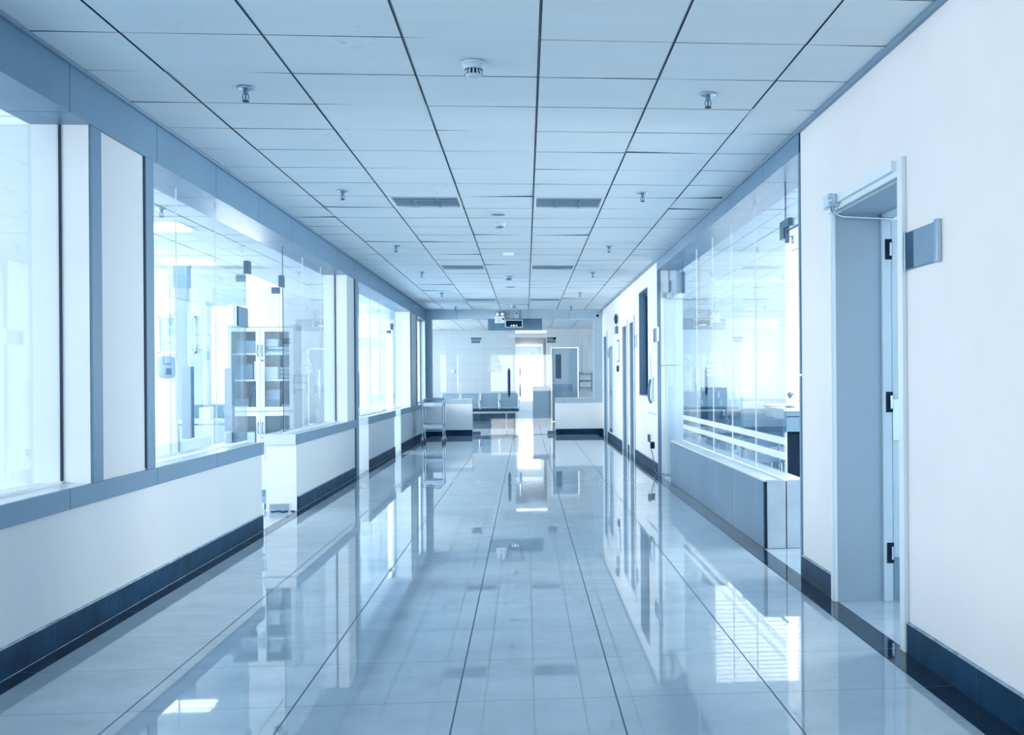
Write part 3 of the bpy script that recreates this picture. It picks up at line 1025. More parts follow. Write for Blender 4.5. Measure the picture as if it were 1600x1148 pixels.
# ---- sprinklers
def sprinkler(x, y, z, label, group='sprinkler heads in the corridor ceiling', first=[None]):
    if first[0] is not None: return dup(first[0], (x, y, z), label, group)
    t = thing('sprinkler_head', label, 'sprinkler', (x, y, z), group)
    m = MB(); m.lathe([(0.0, -0.001), (0.044, -0.001), (0.042, -0.006), (0.020, -0.016), (0.0, -0.016)], (x, y, z), 20)
    m.build('escutcheon', 'chrome', t)
    m = MB()
    m.cyl((x, y, z - 0.014), (x, y, z - 0.034), 0.012, 12)
    for s in (-1, 1):
        m.tube([(x + s * 0.009, y, z - 0.032), (x + s * 0.016, y, z - 0.046), (x + s * 0.012, y, z - 0.062), (x, y, z - 0.070)], 0.0035, 6)
    m.build('frame_arms', 'midblue', t)
    m = MB(); m.cyl((x, y, z - 0.034), (x, y, z - 0.066), 0.003, 6)
    m.build('glass_bulb', 'black', t)
    m = MB(); m.cyl((x, y, z - 0.070), (x, y, z - 0.073), 0.018, 16)
    m.build('deflector', 'darkblue', t)
    first[0] = t
    return t


sy = [5.73, 8.80, 12.37, 15.40, 19.03, 22.70]
ordn = ['nearest', 'second nearest', 'third', 'fourth', 'fifth', 'farthest']
for i, y in enumerate(sy):
    sprinkler(-1.432 + (0.016 if i == 0 else 0), y, H, '%s sprinkler head of the left ceiling row, chrome cup and small deflector' % ordn[i])
for i, y in enumerate(sy):
    sprinkler(0.95 + (0.02 if i == 0 else 0), y, H, '%s sprinkler head of the right ceiling row, chrome cup and small deflector' % ordn[i])
sprinkler(-2.95, 9.2, 2.62, 'sprinkler head on the ceiling of the left glass room beside the lit lamp', 'sprinklers in the side rooms')
sprinkler(2.75, 11.1, 2.66, 'sprinkler head on the ceiling of the right glass room seen through the open doorway', 'sprinklers in the side rooms')

# ---- smoke detectors
def detector(x, y, label, first=[None]):
    if first[0] is not None: return dup(first[0], (x, y, H), label)
    t = thing('smoke_detector', label, 'smoke detector', (x, y, H), 'smoke detectors along the ceiling centre')
    m = MB(); m.lathe([(0.0, 0), (0.056, 0), (0.058, -0.008), (0.054, -0.014), (0.050, -0.015), (0.049, -0.028), (0.044, -0.036)], (x, y, H), 36)
    m.build('base', 'fixture', t)
    m = MB(); m.lathe([(0.038, -0.033), (0.030, -0.060)], (x, y, H), 24)
    m.build('chamber', 'black', t)
    m = MB()
    for k in range(14):
        a = 2 * math.pi * (k + 0.5) / 14; c, s = math.cos(a), math.sin(a)
        m.obox((x + 0.0385 * c, y + 0.0385 * s, H - 0.047), (0.0035 * c, 0.0035 * s, 0), (-0.0036 * s, 0.0036 * c, 0), (-0.0055 * c, -0.0055 * s, 0.0145))
    m.build('vent_fins', 'fixture', t)
    m = MB(); m.lathe([(0.034, -0.058), (0.033, -0.066), (0.024, -0.071), (0.0, -0.072)], (x, y, H), 30)
    m.build('cap', 'fixture', t)
    first[0] = t
    return t


for y, lb in ((5.215, 'nearest smoke detector, large white slotted dome on the ceiling'),
              (10.55, 'second smoke detector, just beyond the nearest round ceiling speaker'),
              (15.97, 'third smoke detector, just before the far round ceiling speaker'),
              (22.14, 'farthest smoke detector, close to the end wall beam')):
    detector(-0.235, y, lb)
for y, lb in ((9.96, 'flat round ceiling speaker, the nearer one, between the louvred lights and the second smoke detector'), (17.85, 'flat round ceiling speaker, the farther one, beyond the third smoke detector')):
    t = thing('ceiling_speaker', lb, 'speaker', (-0.24, y, H), 'round ceiling speakers')
    m = MB(); m.lathe([(0.0, -0.012), (0.070, -0.012), (0.082, -0.006), (0.086, 0.0)], (-0.24, y, H), 36)
    m.build('speaker_rim', 'fixture', t)
    m = MB(); m.lathe([(0.0, -0.0135), (0.062, -0.013)], (-0.24, y, H), 30)
    m.build('speaker_grille', 'midblue', t)
tag(B(-0.255, -0.13, 12.94, 13.05, H - 0.042, H - 0.002).build('ceiling_box', 'white', bevel=0.006), 'small white rectangular box mounted on the ceiling centre line', 'ceiling box')

# ---- door signs
def wall_sign(y0, y1, z0, z1, lb, side=1, first=None):
    """plate on a wall facing the corridor; the dark band is at the far end"""
    X = XR if side > 0 else GL + 0.006
    s = -1 if side > 0 else 1
    t = thing('door_sign', lb, 'sign', (X, (y0 + y1) / 2, (z0 + z1) / 2), 'rectangular door signs')
    m = MB(); m.box(X, X + s * 0.008, y0, y1, z0, z1); m.build('backing_plate', 'midblue', t)
    w = y1 - y0
    m = MB(); m.box(X + s * 0.008, X + s * 0.012, y0 + 0.05 * w, y1 - 0.26 * w, z0 + 0.004, z1 - 0.004); m.build('sign_face', 'midblue', t)
    m = MB(); m.box(X + s * 0.008, X + s * 0.012, y1 - 0.26 * w, y1 - 0.01 * w, z0 + 0.004, z1 - 0.004); m.build('dark_band', 'darkblue', t)
    B(X, X + s * 0.022, y0 - 0.012, y0 + 0.02, z0 - 0.004, z1 + 0.006).build('metal_end_rail', 'steel', t, bevel=0.003)
    if w > 0.3: B(X, X + s * 0.016, y1 + 0.001, y1 + 0.012, z0 - 0.004, z1 + 0.004).build('metal_end_rail', 'steel', t, bevel=0.003)
    return t


wall_sign(4.272, 4.645, 1.668, 1.832, 'large blue-grey sign with dark band on the white wall right of the open door')
wall_sign(13.62, 14.10, 1.67, 1.845, 'door sign on the right wall between the niche window and the glazed opening')
wall_sign(16.32, 16.58, 1.67, 1.86, 'door sign on the right wall between the flush doors and the niche window')
wall_sign(21.80, 22.08, 1.62, 1.80, 'small pale sign on the right wall beside the farthest door')
t = thing('door_sign', 'blue sign with dark band stuck on the left glass near the open glass doors', 'sign', (GL, 8.93, 1.72), 'rectangular door signs')
B(GL + 0.006, GL + 0.014, 8.73, 9.155, 1.64, 1.80).build('backing_plate', 'midblue', t)
B(GL + 0.014, GL + 0.018, 8.845, 9.15, 1.645, 1.795).build('sign_face', 'midblue', t)
B(GL + 0.014, GL + 0.018, 8.75, 8.845, 1.645, 1.795).build('dark_band', 'darkblue', t)
B(GL + 0.004, GL + 0.03, 8.715, 8.74, 1.635, 1.81).build('metal_end_rail', 'white', t)

# ---- things on the right wall further down
t = thing('alarm_bell', 'round dark alarm bell high on the right wall above a small box', 'bell', (XR, 19.72, 2.28))
m = MB(); m.cyl((XR, 19.72, 2.28), (XR - 0.03, 19.72, 2.28), 0.05, 20); m.build('bell_mount', 'fixture', t)
m = MB(); m.cyl((XR - 0.02, 19.72, 2.28), (XR - 0.05, 19.72, 2.28), 0.10, 28, r2=0.085); m.cyl((XR - 0.05, 19.72, 2.28), (XR - 0.066, 19.72, 2.28), 0.085, 28, r2=0.03)
m.build('bell_dome', 'darkblue', t)
tag(B(XR - 0.05, XR, 19.60, 19.86, 2.02, 2.15).build('alarm_box', 'midblue', bevel=0.006), 'small grey box on the right wall directly under the round bell', 'box')
t = thing('notice_frame', 'tall narrow framed notice on the right wall under the alarm bell', 'notice', (XR, 19.6, 1.65))
B(XR - 0.015, XR, 19.35, 19.75, 1.50, 1.90).build('frame', 'steel', t)
B(XR - 0.018, XR - 0.015, 19.38, 19.72, 1.53, 1.87).build('notice_sheet', 'white', t)
tag(B(XR - 0.03, XR, 19.5, 19.72, 1.33, 1.44).build('call_point', 'darkblue', bevel=0.005), 'small dark call point box on the right wall below the framed notice', 'call point')
t = thing('hose_cabinet', 'tall narrow framed fire hose cabinet let into the right wall before the farthest door', 'cabinet', (XR, 21.3, 0.17))
m = MB()
for a, b, c, d in ((20.95, 21.02, .17, 1.83), (21.54, 21.61, .17, 1.83), (21.02, 21.54, 1.77, 1.83), (21.02, 21.54, .17, .23), (21.02, 21.54, .92, .97)):
    m.box(XR - 0.018, XR, a, b, c, d)
m.build('door_frame', 'steel', t)
B(XR - 0.008, XR, 21.02, 21.54, 0.23, 1.77).build('door_panel', 'louvre', t)
t = thing('wall_socket', 'white socket and switch plate low on the right wall with a cable', 'socket', (XR, 14.67, 0.4))
B(XR - 0.012, XR, 14.50, 14.84, 0.325, 0.475).build('plate', 'white', t, bevel=0.003)
for a, b, c, d in ((14.53, 14.65, .35, .45), (14.69, 14.81, .35, .45)):
    B(XR - 0.018, XR - 0.012, a, b, c, d).build('switch_rocker', 'darkblue', t)
t = thing('power_plug', 'round black plug low on the right wall with its cord hanging to the floor', 'plug', (XR, 14.19, 0.335))
m = MB(); m.cyl((XR, 14.19, 0.335), (XR - 0.05, 14.19, 0.335), 0.045, 18); m.build('plug_body', 'black', t, bevel=0.004)
m = MB(); m.tube([(XR - 0.045, 14.19, 0.30), (XR - 0.03, 14.1, 0.2), (XR - 0.022, 13.95, 0.09), (XR - 0.03, 13.8, 0.03), (XR - 0.03, 13.66, 0.012), (XR + 0.10, 13.45, 0.012), (XR + 0.22, 13.40, 0.012)], 0.006, 8)
m.build('cord', 'rubber', t)
t = thing('wall_handset', 'slim dark handset hung on the right wall beside the glazed opening', 'handset', (XR, 14.25, 1.04))
m = MB()
m.tube([(XR - 0.02, 14.36, 0.88), (XR - 0.05, 14.33, 0.94), (XR - 0.055, 14.29, 1.08), (XR - 0.04, 14.25, 1.19)], 0.016, 10)
m.build('grip', 'midblue', t)
m = MB(); m.box(XR - 0.012, XR, 14.20, 14.42, 0.90, 1.22); m.build('cradle', 'fixture', t)
m = MB(); m.tube([(XR - 0.012, 14.5, 1.5), (XR - 0.010, 14.42, 1.3), (XR - 0.010, 14.36, 1.2)], 0.004, 6); m.build('cable', 'fixture', t)
tag(B(XR - 0.02, XR, 13.9, 14.75, 0.735, 0.75).build('cable_channel', 'fixture'), 'thin horizontal cable channel on the right wall above the plug', 'cable channel')

# ---- above the end doors
t = thing('emergency_light', 'white twin-head emergency light on the beam above the glass end doors', 'emergency light', (-0.52, YE - 0.014, 2.44))
B(-0.655, -0.440, YE - 0.06, YE - 0.013, 2.42, 2.57).build('battery_case', 'white', t, bevel=0.006)
for x in (-0.60, -0.497):
    m = MB(); m.cyl((x, YE - 0.04, 2.615), (x, YE - 0.095, 2.605), 0.048, 20, r2=0.044); h = m.build('lamp_head', 'steel', t)
    m = MB(); m.cyl((x, YE - 0.095, 2.605), (x, YE - 0.099, 2.604), 0.038, 20); m.build('lens', 'white', h)
m = MB(); m.box(-0.635, -0.50, YE - 0.062, YE - 0.06, 2.505, 2.512); m.box(-0.62, -0.52, YE - 0.062, YE - 0.06, 2.462, 2.470)
m.cyl((-0.475, YE - 0.06, 2.505), (-0.475, YE - 0.063, 2.505), 0.022, 14); m.build('front_marking', 'darkblue', t)
t = thing('display_panel', 'black electronic display box with a row of small lit digits above the end doors', 'display', (-0.245, YE - 0.05, 2.33))
B(-0.435, -0.055, YE - 0.165, YE - 0.075, 2.315, 2.485).build('case', 'steel', t, bevel=0.004)
B(-0.415, -0.075, YE - 0.170, YE - 0.165, 2.335, 2.465).build('screen', 'black', t)
for x in (-0.305, -0.262, -0.238, -0.19):
    B(x - 0.009, x + 0.009, YE - 0.173, YE - 0.170, 2.352, 2.368).build('lit_digit', 'led', t)
for x in (-0.40, -0.09): B(x - 0.01, x + 0.01, YE - 0.13, YE - 0.10, 2.485, H).build('hanger', 'midblue', t)
t = thing('junction_box', 'small pale box between hanger straps on the beam above the display', 'box', (-0.19, YE - 0.012, 2.6))
B(-0.235, -0.145, YE - 0.05, YE - 0.013, 2.52, 2.67).build('housing', 'fixture', t, bevel=0.004)
m = MB(); m.cyl((-0.19, YE - 0.05, 2.63), (-0.19, YE - 0.055, 2.63), 0.018, 12); m.build('indicator', 'darkblue', t)
t = thing('security_camera', 'white bullet security camera in the top right corner by the end wall', 'security camera', (1.60, 23.5, 2.6))
m = MB(); m.tube([(1.66, 23.60, 2.67), (1.60, 23.55, 2.63), (1.565, 23.50, 2.60)], 0.012, 8); m.cyl((XR, 23.60, 2.67), (XR - 0.02, 23.60, 2.67), 0.04, 16)
m.build('bracket', 'steel', t)
m = MB(); m.cyl((1.56, 23.56, 2.57), (1.54, 23.40, 2.555), 0.042, 18); m.build('body', 'white', t, bevel=0.004)
m = MB(); m.cyl((1.54, 23.40, 2.555), (1.5395, 23.395, 2.5545), 0.034, 18); m.build('lens', 'black', t)

# ---- instrument trolley
TX, TY, TW, TD = -1.765, 21.22, 0.385, 0.50
t = thing('instrument_trolley', 'two-tier stainless steel trolley on castors by the left end of the corridor', 'trolley', (TX, TY, 0))
x0, x1, y0, y1 = TX - TW / 2, TX + TW / 2, TY - TD / 2, TY + TD / 2
for yy in (y0, y1):
    pts = [(x0, yy, 0.105), (x0, yy, 0.76)]
    for k in range(1, 8):
        a = math.pi / 2 * k / 8
        pts.append((x0 + 0.07 * (1 - math.cos(a)), yy, 0.76 + 0.085 * math.sin(a)))
    pts.append((x0 + 0.07, yy, 0.845)); pts.append((x1 - 0.07, yy, 0.845))
    for k in range(1, 8):
        a = math.pi / 2 * (1 - k / 8)
        pts.append((x1 - 0.07 * (1 - math.cos(a)), yy, 0.76 + 0.085 * math.sin(a)))
    pts += [(x1, yy, 0.76), (x1, yy, 0.105)]
    m = MB(); m.tube(pts, 0.013, 12); m.build('hoop_frame', 'chrome', t)
for z, d in ((0.70, 0.075), (0.285, 0.075)):
    m = MB()
    m.box(x0 + 0.012, x1 - 0.012, y0 + 0.012, y1 - 0.012, z, z + 0.006)
    m.box(x0 + 0.012, x1 - 0.012, y0 + 0.008, y0 + 0.014, z, z + d); m.box(x0 + 0.012, x1 - 0.012, y1 - 0.014, y1 - 0.008, z, z + d)
    m.box(x0 + 0.010, x0 + 0.016, y0 + 0.014, y1 - 0.014, z, z + d); m.box(x1 - 0.016, x1 - 0.010, y0 + 0.014, y1 - 0.014, z, z + d)
    m.build('tray', 'steel', t, bevel=0.002)
m = MB()
for yy in (y0, y1): m.tube([(x0, yy, 0.235), (x1, yy, 0.235)], 0.008, 8)
for xx in (x0, x1):
    m.tube([(xx, y0, 0.235), (xx, y1, 0.235)], 0.008, 8)
m.build('lower_rail', 'chrome', t)
for xx in (x0, x1):
    for z in (0.40, 0.80):
        m = MB(); m.tube([(xx, y0, z), (xx, y1, z)], 0.008, 8); m.build('side_rail', 'chrome', t)
for xx in (x0, x1):
    for yy in (y0, y1):
        m = MB(); m.cyl((xx, yy, 0.075), (xx, yy, 0.125), 0.017, 12)
        m.box(xx - 0.026, xx - 0.020, yy - 0.035, yy + 0.015, 0.03, 0.09); m.box(xx + 0.020, xx + 0.026, yy - 0.035, yy + 0.015, 0.03, 0.09)
        m.box(xx - 0.026, xx + 0.026, yy - 0.03, yy + 0.02, 0.080, 0.090)
        cst = m.build('castor', 'white', t)
        m = MB(); m.cyl((xx - 0.016, yy - 0.018, 0.037), (xx + 0.016, yy - 0.018, 0.037), 0.037, 20)
        m.build('castor_wheel', 'rubber', cst)
for k, (z, sx, nm, lb, mt) in enumerate(((0.7075, -0.05, 'instrument_tray', 'shallow steel tray lying on the upper shelf of the trolley', 'steel'), (0.2925, 0.02, 'folded_towel', 'folded pale cloth on the lower shelf of the trolley', 'cloth'))):
    tag(B(TX + sx - 0.09, TX + sx + 0.09, TY - 0.12, TY + 0.1, z, z + 0.05).build(nm, mt, bevel=0.012), lb, 'tray' if k == 0 else 'towel')

# ---- rubble at the foot of the low wall by the second doorway
t = thing('broken_tile', 'broken skirting tile lying at the foot of the white wall end by the glass doors', 'broken tile', (-2.27, 10.33, 0))
m = MB(); m.obox((-2.29, 10.375, 0.035), (0.085, 0, 0.002), (0, 0.010, 0.003), (0, -0.006, 0.032)); m.build('tile_piece', 'cloth', t, bevel=0.003)
m = MB()
rn = random.Random(5)
for k in range(9):
    m.obox((-2.33 + rn.random() * 0.19, 10.25 + rn.random() * 0.08, 0.006), (0.012 * rn.random() + 0.006, 0.004, 0), (-0.004, 0.010, 0), (0, 0, 0.005))
m.build('crumbs', 'darkblue', t)

# ---- lit ceiling lamps in the left room
def lit_lamp(x, y, z, lb, first=[None]):
    if first[0] is not None: return dup(first[0], (x, y, z), lb)
    t = thing('lit_ceiling_light', lb, 'ceiling light', (x, y, z), 'lit ceiling lights in the side rooms')
    m = MB()
    for s in (-1, 1):
        m.box(x + s * 0.29 - .01, x + s * 0.29 + .01, y - .3, y + .3, z - 0.004, z + 0.002); m.box(x - .28, x + .28, y + s * 0.29 - .01, y + s * 0.29 + .01, z - 0.004, z + 0.002)
    m.build('frame', 'white', t)
    for k in (-1, 0, 1):
        m = MB(); m.cyl((x - .27, y + k * .17, z - 0.016), (x + .27, y + k * .17, z - 0.016), 0.013, 10); m.build('fluorescent_tube', 'tube', t)
    B(x - .28, x + .28, y - .28, y + .28, z - 0.002, z - 0.0005).build('reflector', 'white', t)
    first[0] = t
    return t


lit_lamp(-3.35, 10.26, 2.62, 'lit square ceiling light in the left room, the nearer one seen through the glass')
lit_lamp(-3.95, 13.26, 2.62, 'lit square ceiling light in the left room, above the back wall window')
lit_lamp(-3.35, 16.86, 2.62, 'lit square ceiling light in the far left room')

# ---- glass-fronted cabinet in the left room
CX0, CX1, CY0, CY1, CH = -3.105, -2.445, 11.70, 12.10, 1.80
cx0, cx1 = -3.105, -2.42
cab = thing('medicine_cabinet', 'tall white cabinet with glazed double doors standing behind the left glass', 'cabinet', ((cx0 + cx1) / 2, 11.9, 0))
m = MB()
m.box(cx0, cx0 + 0.02, CY0 + .02, CY1, 0.07, CH - 0.03); m.box(cx1 - 0.02, cx1, CY0 + .02, CY1, 0.07, CH - 0.03)
m.box(cx0, cx1, CY1 - 0.01, CY1, 0.07, CH - 0.03)
m.box(cx0 + 0.02, cx1 - 0.02, CY0 + .02, CY1, 0.07, 0.17)
m.build('carcass', 'white', cab)
B(cx0 - 0.012, cx1 + 0.012, CY0 - 0.006, CY1 + 0.005, CH - 0.03, CH).build('top', 'white', cab, bevel=0.004)
B(cx0 + 0.01, cx1 - 0.01, CY0 + 0.03, CY1 - 0.02, 0.0, 0.07).build('plinth', 'midblue', cab)
SHZ = [1.50, 1.225, 0.905, 0.56]
for z in SHZ:
    h_ = 0.045 if z == 0.905 else 0.02
    B(cx0 + 0.02, cx1 - 0.02, CY0 + 0.03, CY1 - 0.01, z - h_, z).build('shelf', 'white', cab)
B(cx0 + 0.02, cx1 - 0.02, CY1 - 0.014, CY1 - 0.011, 0.17, CH - 0.03).build('back_lining', 'cloth', cab)
mid = (cx0 + cx1) / 2
for a, b in ((cx0 + 0.003, mid - 0.002), (mid + 0.002, cx1 - 0.003)):
    for z0, z1 in ((0.895, CH - 0.035), (0.15, 0.885)):
        m = MB(); w = 0.042
        m.box(a, a + w, CY0, CY0 + 0.02, z0, z1); m.box(b - w, b, CY0, CY0 + 0.02, z0, z1)
        m.box(a + w, b - w, CY0, CY0 + 0.02, z0, z0 + w); m.box(a + w, b - w, CY0, CY0 + 0.02, z1 - w, z1)
        if z0 < 0.5:
            m.box(a + w, b - w, CY0, CY0 + 0.02, 0.19, 0.36)
        d = m.build('cabinet_door', 'white', cab)
        m = MB(); m.box(a + w, b - w, CY0 + 0.008, CY0 + 0.012, z0 + w if z0 > .5 else .36, z1 - w, mis=[1, 1, 0, 1, 0, 1])
        m.build('door_glass', ['glass', 'glass_edge'], d)
        hx = (b - 0.02) if b < mid else (a + 0.02)
        hz = z0 + (z1 - z0) * 0.72 if z0 > .5 else z1 - 0.17
        m = MB(); m.tube([(hx, CY0, hz - 0.06), (hx, CY0 - 0.022, hz - 0.04), (hx, CY0 - 0.026, hz), (hx, CY0 - 0.022, hz + 0.04), (hx, CY0, hz + 0.06)], 0.006, 8)
        m.build('door_handle', 'midblue', d)
        if b >= cx1 - 0.01:
            m = MB(); m.cyl((hx, CY0 - 0.001, hz - 0.10), (hx, CY0 - 0.008, hz - 0.10), 0.010, 14); m.build('lock', 'darkblue', d)

# things kept in the cabinet
def cab_item(name, lb, cat, x0, x1, z, h, mat, y0=11.78, y1=12.02, bevel=0.004):
    return tag(B(x0, x1, y0, y1, z, z + h).build(name, mat, bevel=bevel), lb, cat)


cab_item('storage_box', 'grey cardboard box on the top left shelf of the glazed cabinet', 'box', -3.02, -2.82, 1.501, 0.13, 'card')
cab_item('storage_box', 'small white box beside the grey box on the top left cabinet shelf', 'box', -2.96 + .16, -2.785, 1.501, 0.09, 'white')
for k in range(3):
    cab_item('file_folder', ['lowest', 'middle', 'topmost'][k] + ' flat paper folder of the stack on the top right cabinet shelf', 'folder', -2.72 + .01 * k, -2.47, 1.5005 + 0.022 * k, 0.02, 'paper' if k != 1 else 'cloth')
cab_item('storage_box', 'pale open box lying on the folders on the top right cabinet shelf', 'box', -2.72, -2.60, 1.568, 0.08, 'white')
cab_item('storage_box', 'wide grey-blue box on the second left shelf of the glazed cabinet', 'box', -3.06, -2.86, 1.226, 0.16, 'midblue')
cab_item('white_carton', 'narrow white carton on the second left shelf of the glazed cabinet', 'carton', -2.845, -2.79, 1.226, 0.19, 'white')
cab_item('white_carton', 'large white carton on the second right shelf of the glazed cabinet', 'carton', -2.74, -2.60, 1.226, 0.13, 'white')
for k in range(6):
    m = MB(); y = 11.80
    m.box(-2.585, -2.455, y + 0.002 * k, 12.0, 1.2265 + 0.021 * k, 1.2265 + 0.021 * k + 0.019)
    tag(m.build('paper_stack', 'paper' if k % 2 else 'cloth', bevel=0.005), '%s bundle of papers in the pile on the second right cabinet shelf' % ['bottom', 'second lowest', 'third', 'fourth', 'fifth', 'top'][k], 'papers', 'paper bundles in the glazed cabinet')
cab_item('storage_box', 'dark box at the left of the third shelf of the glazed cabinet', 'box', -3.06, -2.90, 0.906, 0.12, 'midblue')
cab_item('ring_binder', 'dark upright ring binder on the third left cabinet shelf', 'binder', -2.875, -2.83, 0.906, 0.25, 'darkblue')
cab_item('ring_binder', 'pale upright ring binder next to the dark binder on the third left cabinet shelf', 'binder', -2.825, -2.79, 0.906, 0.22, 'paper')
cab_item('storage_box', 'big plain grey box on the third right shelf of the glazed cabinet', 'box', -2.73, -2.58, 0.906, 0.21, 'card')
cab_item('folded_sheet', 'folded sheet beside the big grey box on the third right cabinet shelf', 'sheet', -2.57, -2.46, 0.906, 0.06, 'cloth', bevel=0.02)
cab_item('white_carton', 'long white carton on the lower left shelf of the glazed cabinet', 'carton', -3.06, -2.84, 0.561, 0.11, 'white')
cab_item('storage_box', 'small dark box at the middle of the lower left cabinet shelf', 'box', -2.83, -2.785, 0.561, 0.14, 'darkblue')
m = MB()
rn = random.Random(11)
for k in range(9):
    a = rn.uniform(-0.3, 0.3)
    pts = [(-2.71 + 0.26 * s / 8, 11.80 + 0.018 * k, 0.575 + 0.12 * math.exp(-((s - 5 + a) / 2.5) ** 2) + 0.004 * math.sin(s * 2 + k)) for s in range(9)]
    m.tube(pts, 0.013, 8)
tag(m.build('crumpled_cloth', 'cloth'), 'crumpled cloth heap on the lower right shelf of the glazed cabinet', 'cloth')

# ---- other furnishings of the left room
t = thing('picture_frame', 'square framed picture on the back wall of the left room', 'picture', (-4.28, 14.05, 1.78))
m = MB(); a, b, c, d = -4.55, -4.09, 1.56, 2.02
m.box(a, b, 14.015, 14.049, c, c + .02); m.box(a, b, 14.015, 14.049, d - .02, d); m.box(a, a + .02, 14.015, 14.049, c, d); m.box(b - .02, b, 14.015, 14.049, c, d)
m.build('frame', 'steel', t)
B(a + .02, b - .02, 14.03, 14.045, c + .02, d - .02).build('print', 'fixture', t)
m = MB(); m.box(-4.42, -4.28, 14.025, 14.03, 1.72, 1.735); m.obox((-4.30, 14.027, 1.76), (0.05, 0, -0.045), (0, .002, 0), (0.006, 0, 0.007)); m.box(-4.215, -4.20, 14.025, 14.03, 1.6, 1.98)
m.build('print_marks', 'white', t)
t = thing('soap_dispenser', 'rounded grey wall dispenser below the picture on the back wall', 'dispenser', (-4.45, 14.0, 1.3))
m = MB(); m.lathe([(0.0, 0.0), (0.09, 0.02), (0.11, 0.10), (0.11, 0.20), (0.09, 0.27), (0.0, 0.29)], (-4.42, 13.93, 1.24), 24); m.build('dispenser_body', 'midblue', t)
B(-4.33, -4.28, 13.99, 14.049, 1.36, 1.50).build('wall_bracket', 'steel', t)
t = thing('round_pillar', 'slender pale column standing just inside the back of the left room', 'column', (-4.12, 13.6, 0))
B(-4.20, -4.06, 13.55, 13.69, 0, 2.62).build('shaft', 'jamb', t, bevel=0.01)
B(-4.21, -4.05, 13.54, 13.70, 2.34, 2.62).build('collar', 'trimdark', t)
t = thing('work_desk', 'white desk with a grey rear ledge under the back window of the left room', 'desk', (-3.6, 13.4, 0))
B(-4.05, -3.15, 13.0, 13.85, 0.72, 0.76).build('desktop', 'white', t, bevel=0.004)
B(-4.05, -3.15, 13.80, 13.84, 0.76, 0.92).build('rear_ledge', 'jamb', t)
B(-4.0, -3.2, 13.05, 13.07, 0.12, 0.70).build('front_panel', 'white', t)
for x in (-4.03, -3.19):
    B(x - 0.02, x + 0.02, 13.02, 13.82, 0, 0.72).build('leg', 'winframe', t)
tag(B(-3.85, -3.72, 13.3, 13.5, 0.7615, 0.90).build('desk_box', 'paper', bevel=0.004), 'small pale box standing on the left room desk', 'box')
t = thing('drinking_cup', 'grey cup with a lid on the left room desk', 'cup', (-3.55, 13.35, 0.7615))
m = MB(); m.lathe([(0, 0), (0.032, 0), (0.038, 0.10)], (-3.55, 13.35, 0.7615), 20); m.build('cup_body', 'midblue', t)
m = MB(); m.lathe([(0.040, 0.10), (0.040, 0.115), (0, 0.12)], (-3.55, 13.35, 0.7615), 20); m.build('cup_lid', 'white', t)
t = thing('padded_chair', 'white padded chair with rounded back near the pillar in the left room', 'chair', (-3.55, 9.6, 0))
m = MB()
m.box(-3.80, -3.34, 9.36, 9.42, 0.50, 0.96)
m.build('backrest', 'white', t, bevel=0.025)
m = MB(); m.box(-3.80, -3.34, 9.40, 9.86, 0.42, 0.49); m.build('seat', 'paper', t, bevel=0.02)
for x in (-3.78, -3.36):
    for y in (9.43, 9.83):
        m = MB(); m.cyl((x, y, 0), (x, y, 0.44), 0.013, 10); m.build('leg', 'chrome', t)

# ---- waiting benches
def bench(label, loc, n=4, rz=0.0):
    t = thing('waiting_bench', label, 'bench', (0, 0, 0), 'linked metal waiting benches')
    W = 0.535
    x0 = -W * n / 2
    for k in range(n):
        a, b = x0 + k * W + 0.025, x0 + (k + 1) * W - 0.025
        m = MB(); m.obox(((a + b) / 2, 0.24, 0.63), ((b - a) / 2, 0, 0), (0, 0.010, 0), (0, 0.045, 0.185)); bk = m.build('backrest', 'seatm', t, bevel=0.006)
        m = MB()
        for xx in (a, b): m.tube([(xx, 0.17, 0.43), (xx, 0.27, 0.80)], 0.012, 8)
        m.tube([(a, 0.283, 0.81), (b, 0.283, 0.81)], 0.012, 8)
        m.build('back_frame', 'steel', bk)
        m = MB(); m.obox(((a + b) / 2, -0.03, 0.415), ((b - a) / 2, 0, 0), (0, 0.21, -0.02), (0, 0, 0.010)); st = m.build('seat', 'seatm', t, bevel=0.006)
        m = MB(); m.tube([(a, -0.245, 0.43), (b, -0.245, 0.43)], 0.012, 8); m.build('seat_rim', 'chrome', st)
    for k in range(n + 1):
        xx = x0 + k * W
        m = MB(); m.tube([(xx, 0.20, 0.42), (xx, 0.20, 0.62), (xx, 0.16, 0.645), (xx, -0.14, 0.645), (xx, -0.20, 0.60), (xx, -0.20, 0.42)], 0.013, 8); m.build('armrest', 'steel', t)
    B(x0, -x0, -0.03, 0.03, 0.33, 0.39).build('beam', 'darkblue', t)
    for xx in (x0 + 0.35, -x0 - 0.35):
        m = MB(); m.cyl((xx, 0, 0.33), (xx, 0, 0.06), 0.022, 10)
        m.tube([(xx, -0.27, 0.02), (xx, -0.12, 0.055), (xx, 0, 0.075), (xx, 0.12, 0.055), (xx, 0.27, 0.02)], 0.018, 8)
        m.build('leg', 'steel', t)
    t.location = loc; t.rotation_euler = (0, 0, rz)
    return t


b0 = bench('grey linked waiting bench facing the end doors in the lobby beyond the glass', (-1.26, 30.2, 0))
dup(b0, (-3.0, 16.9, 0), 'grey linked waiting bench in the far left room, seen over the low wall', rz=math.pi / 2 + math.pi)
tag(B(-2.9, -0.33, 31.9, 31.98, 0.0, 0.22).build('wall_skirting_unit', 'darkblue', bevel=0.004), 'low dark skirting unit along the lobby wall behind the waiting bench', 'skirting unit')
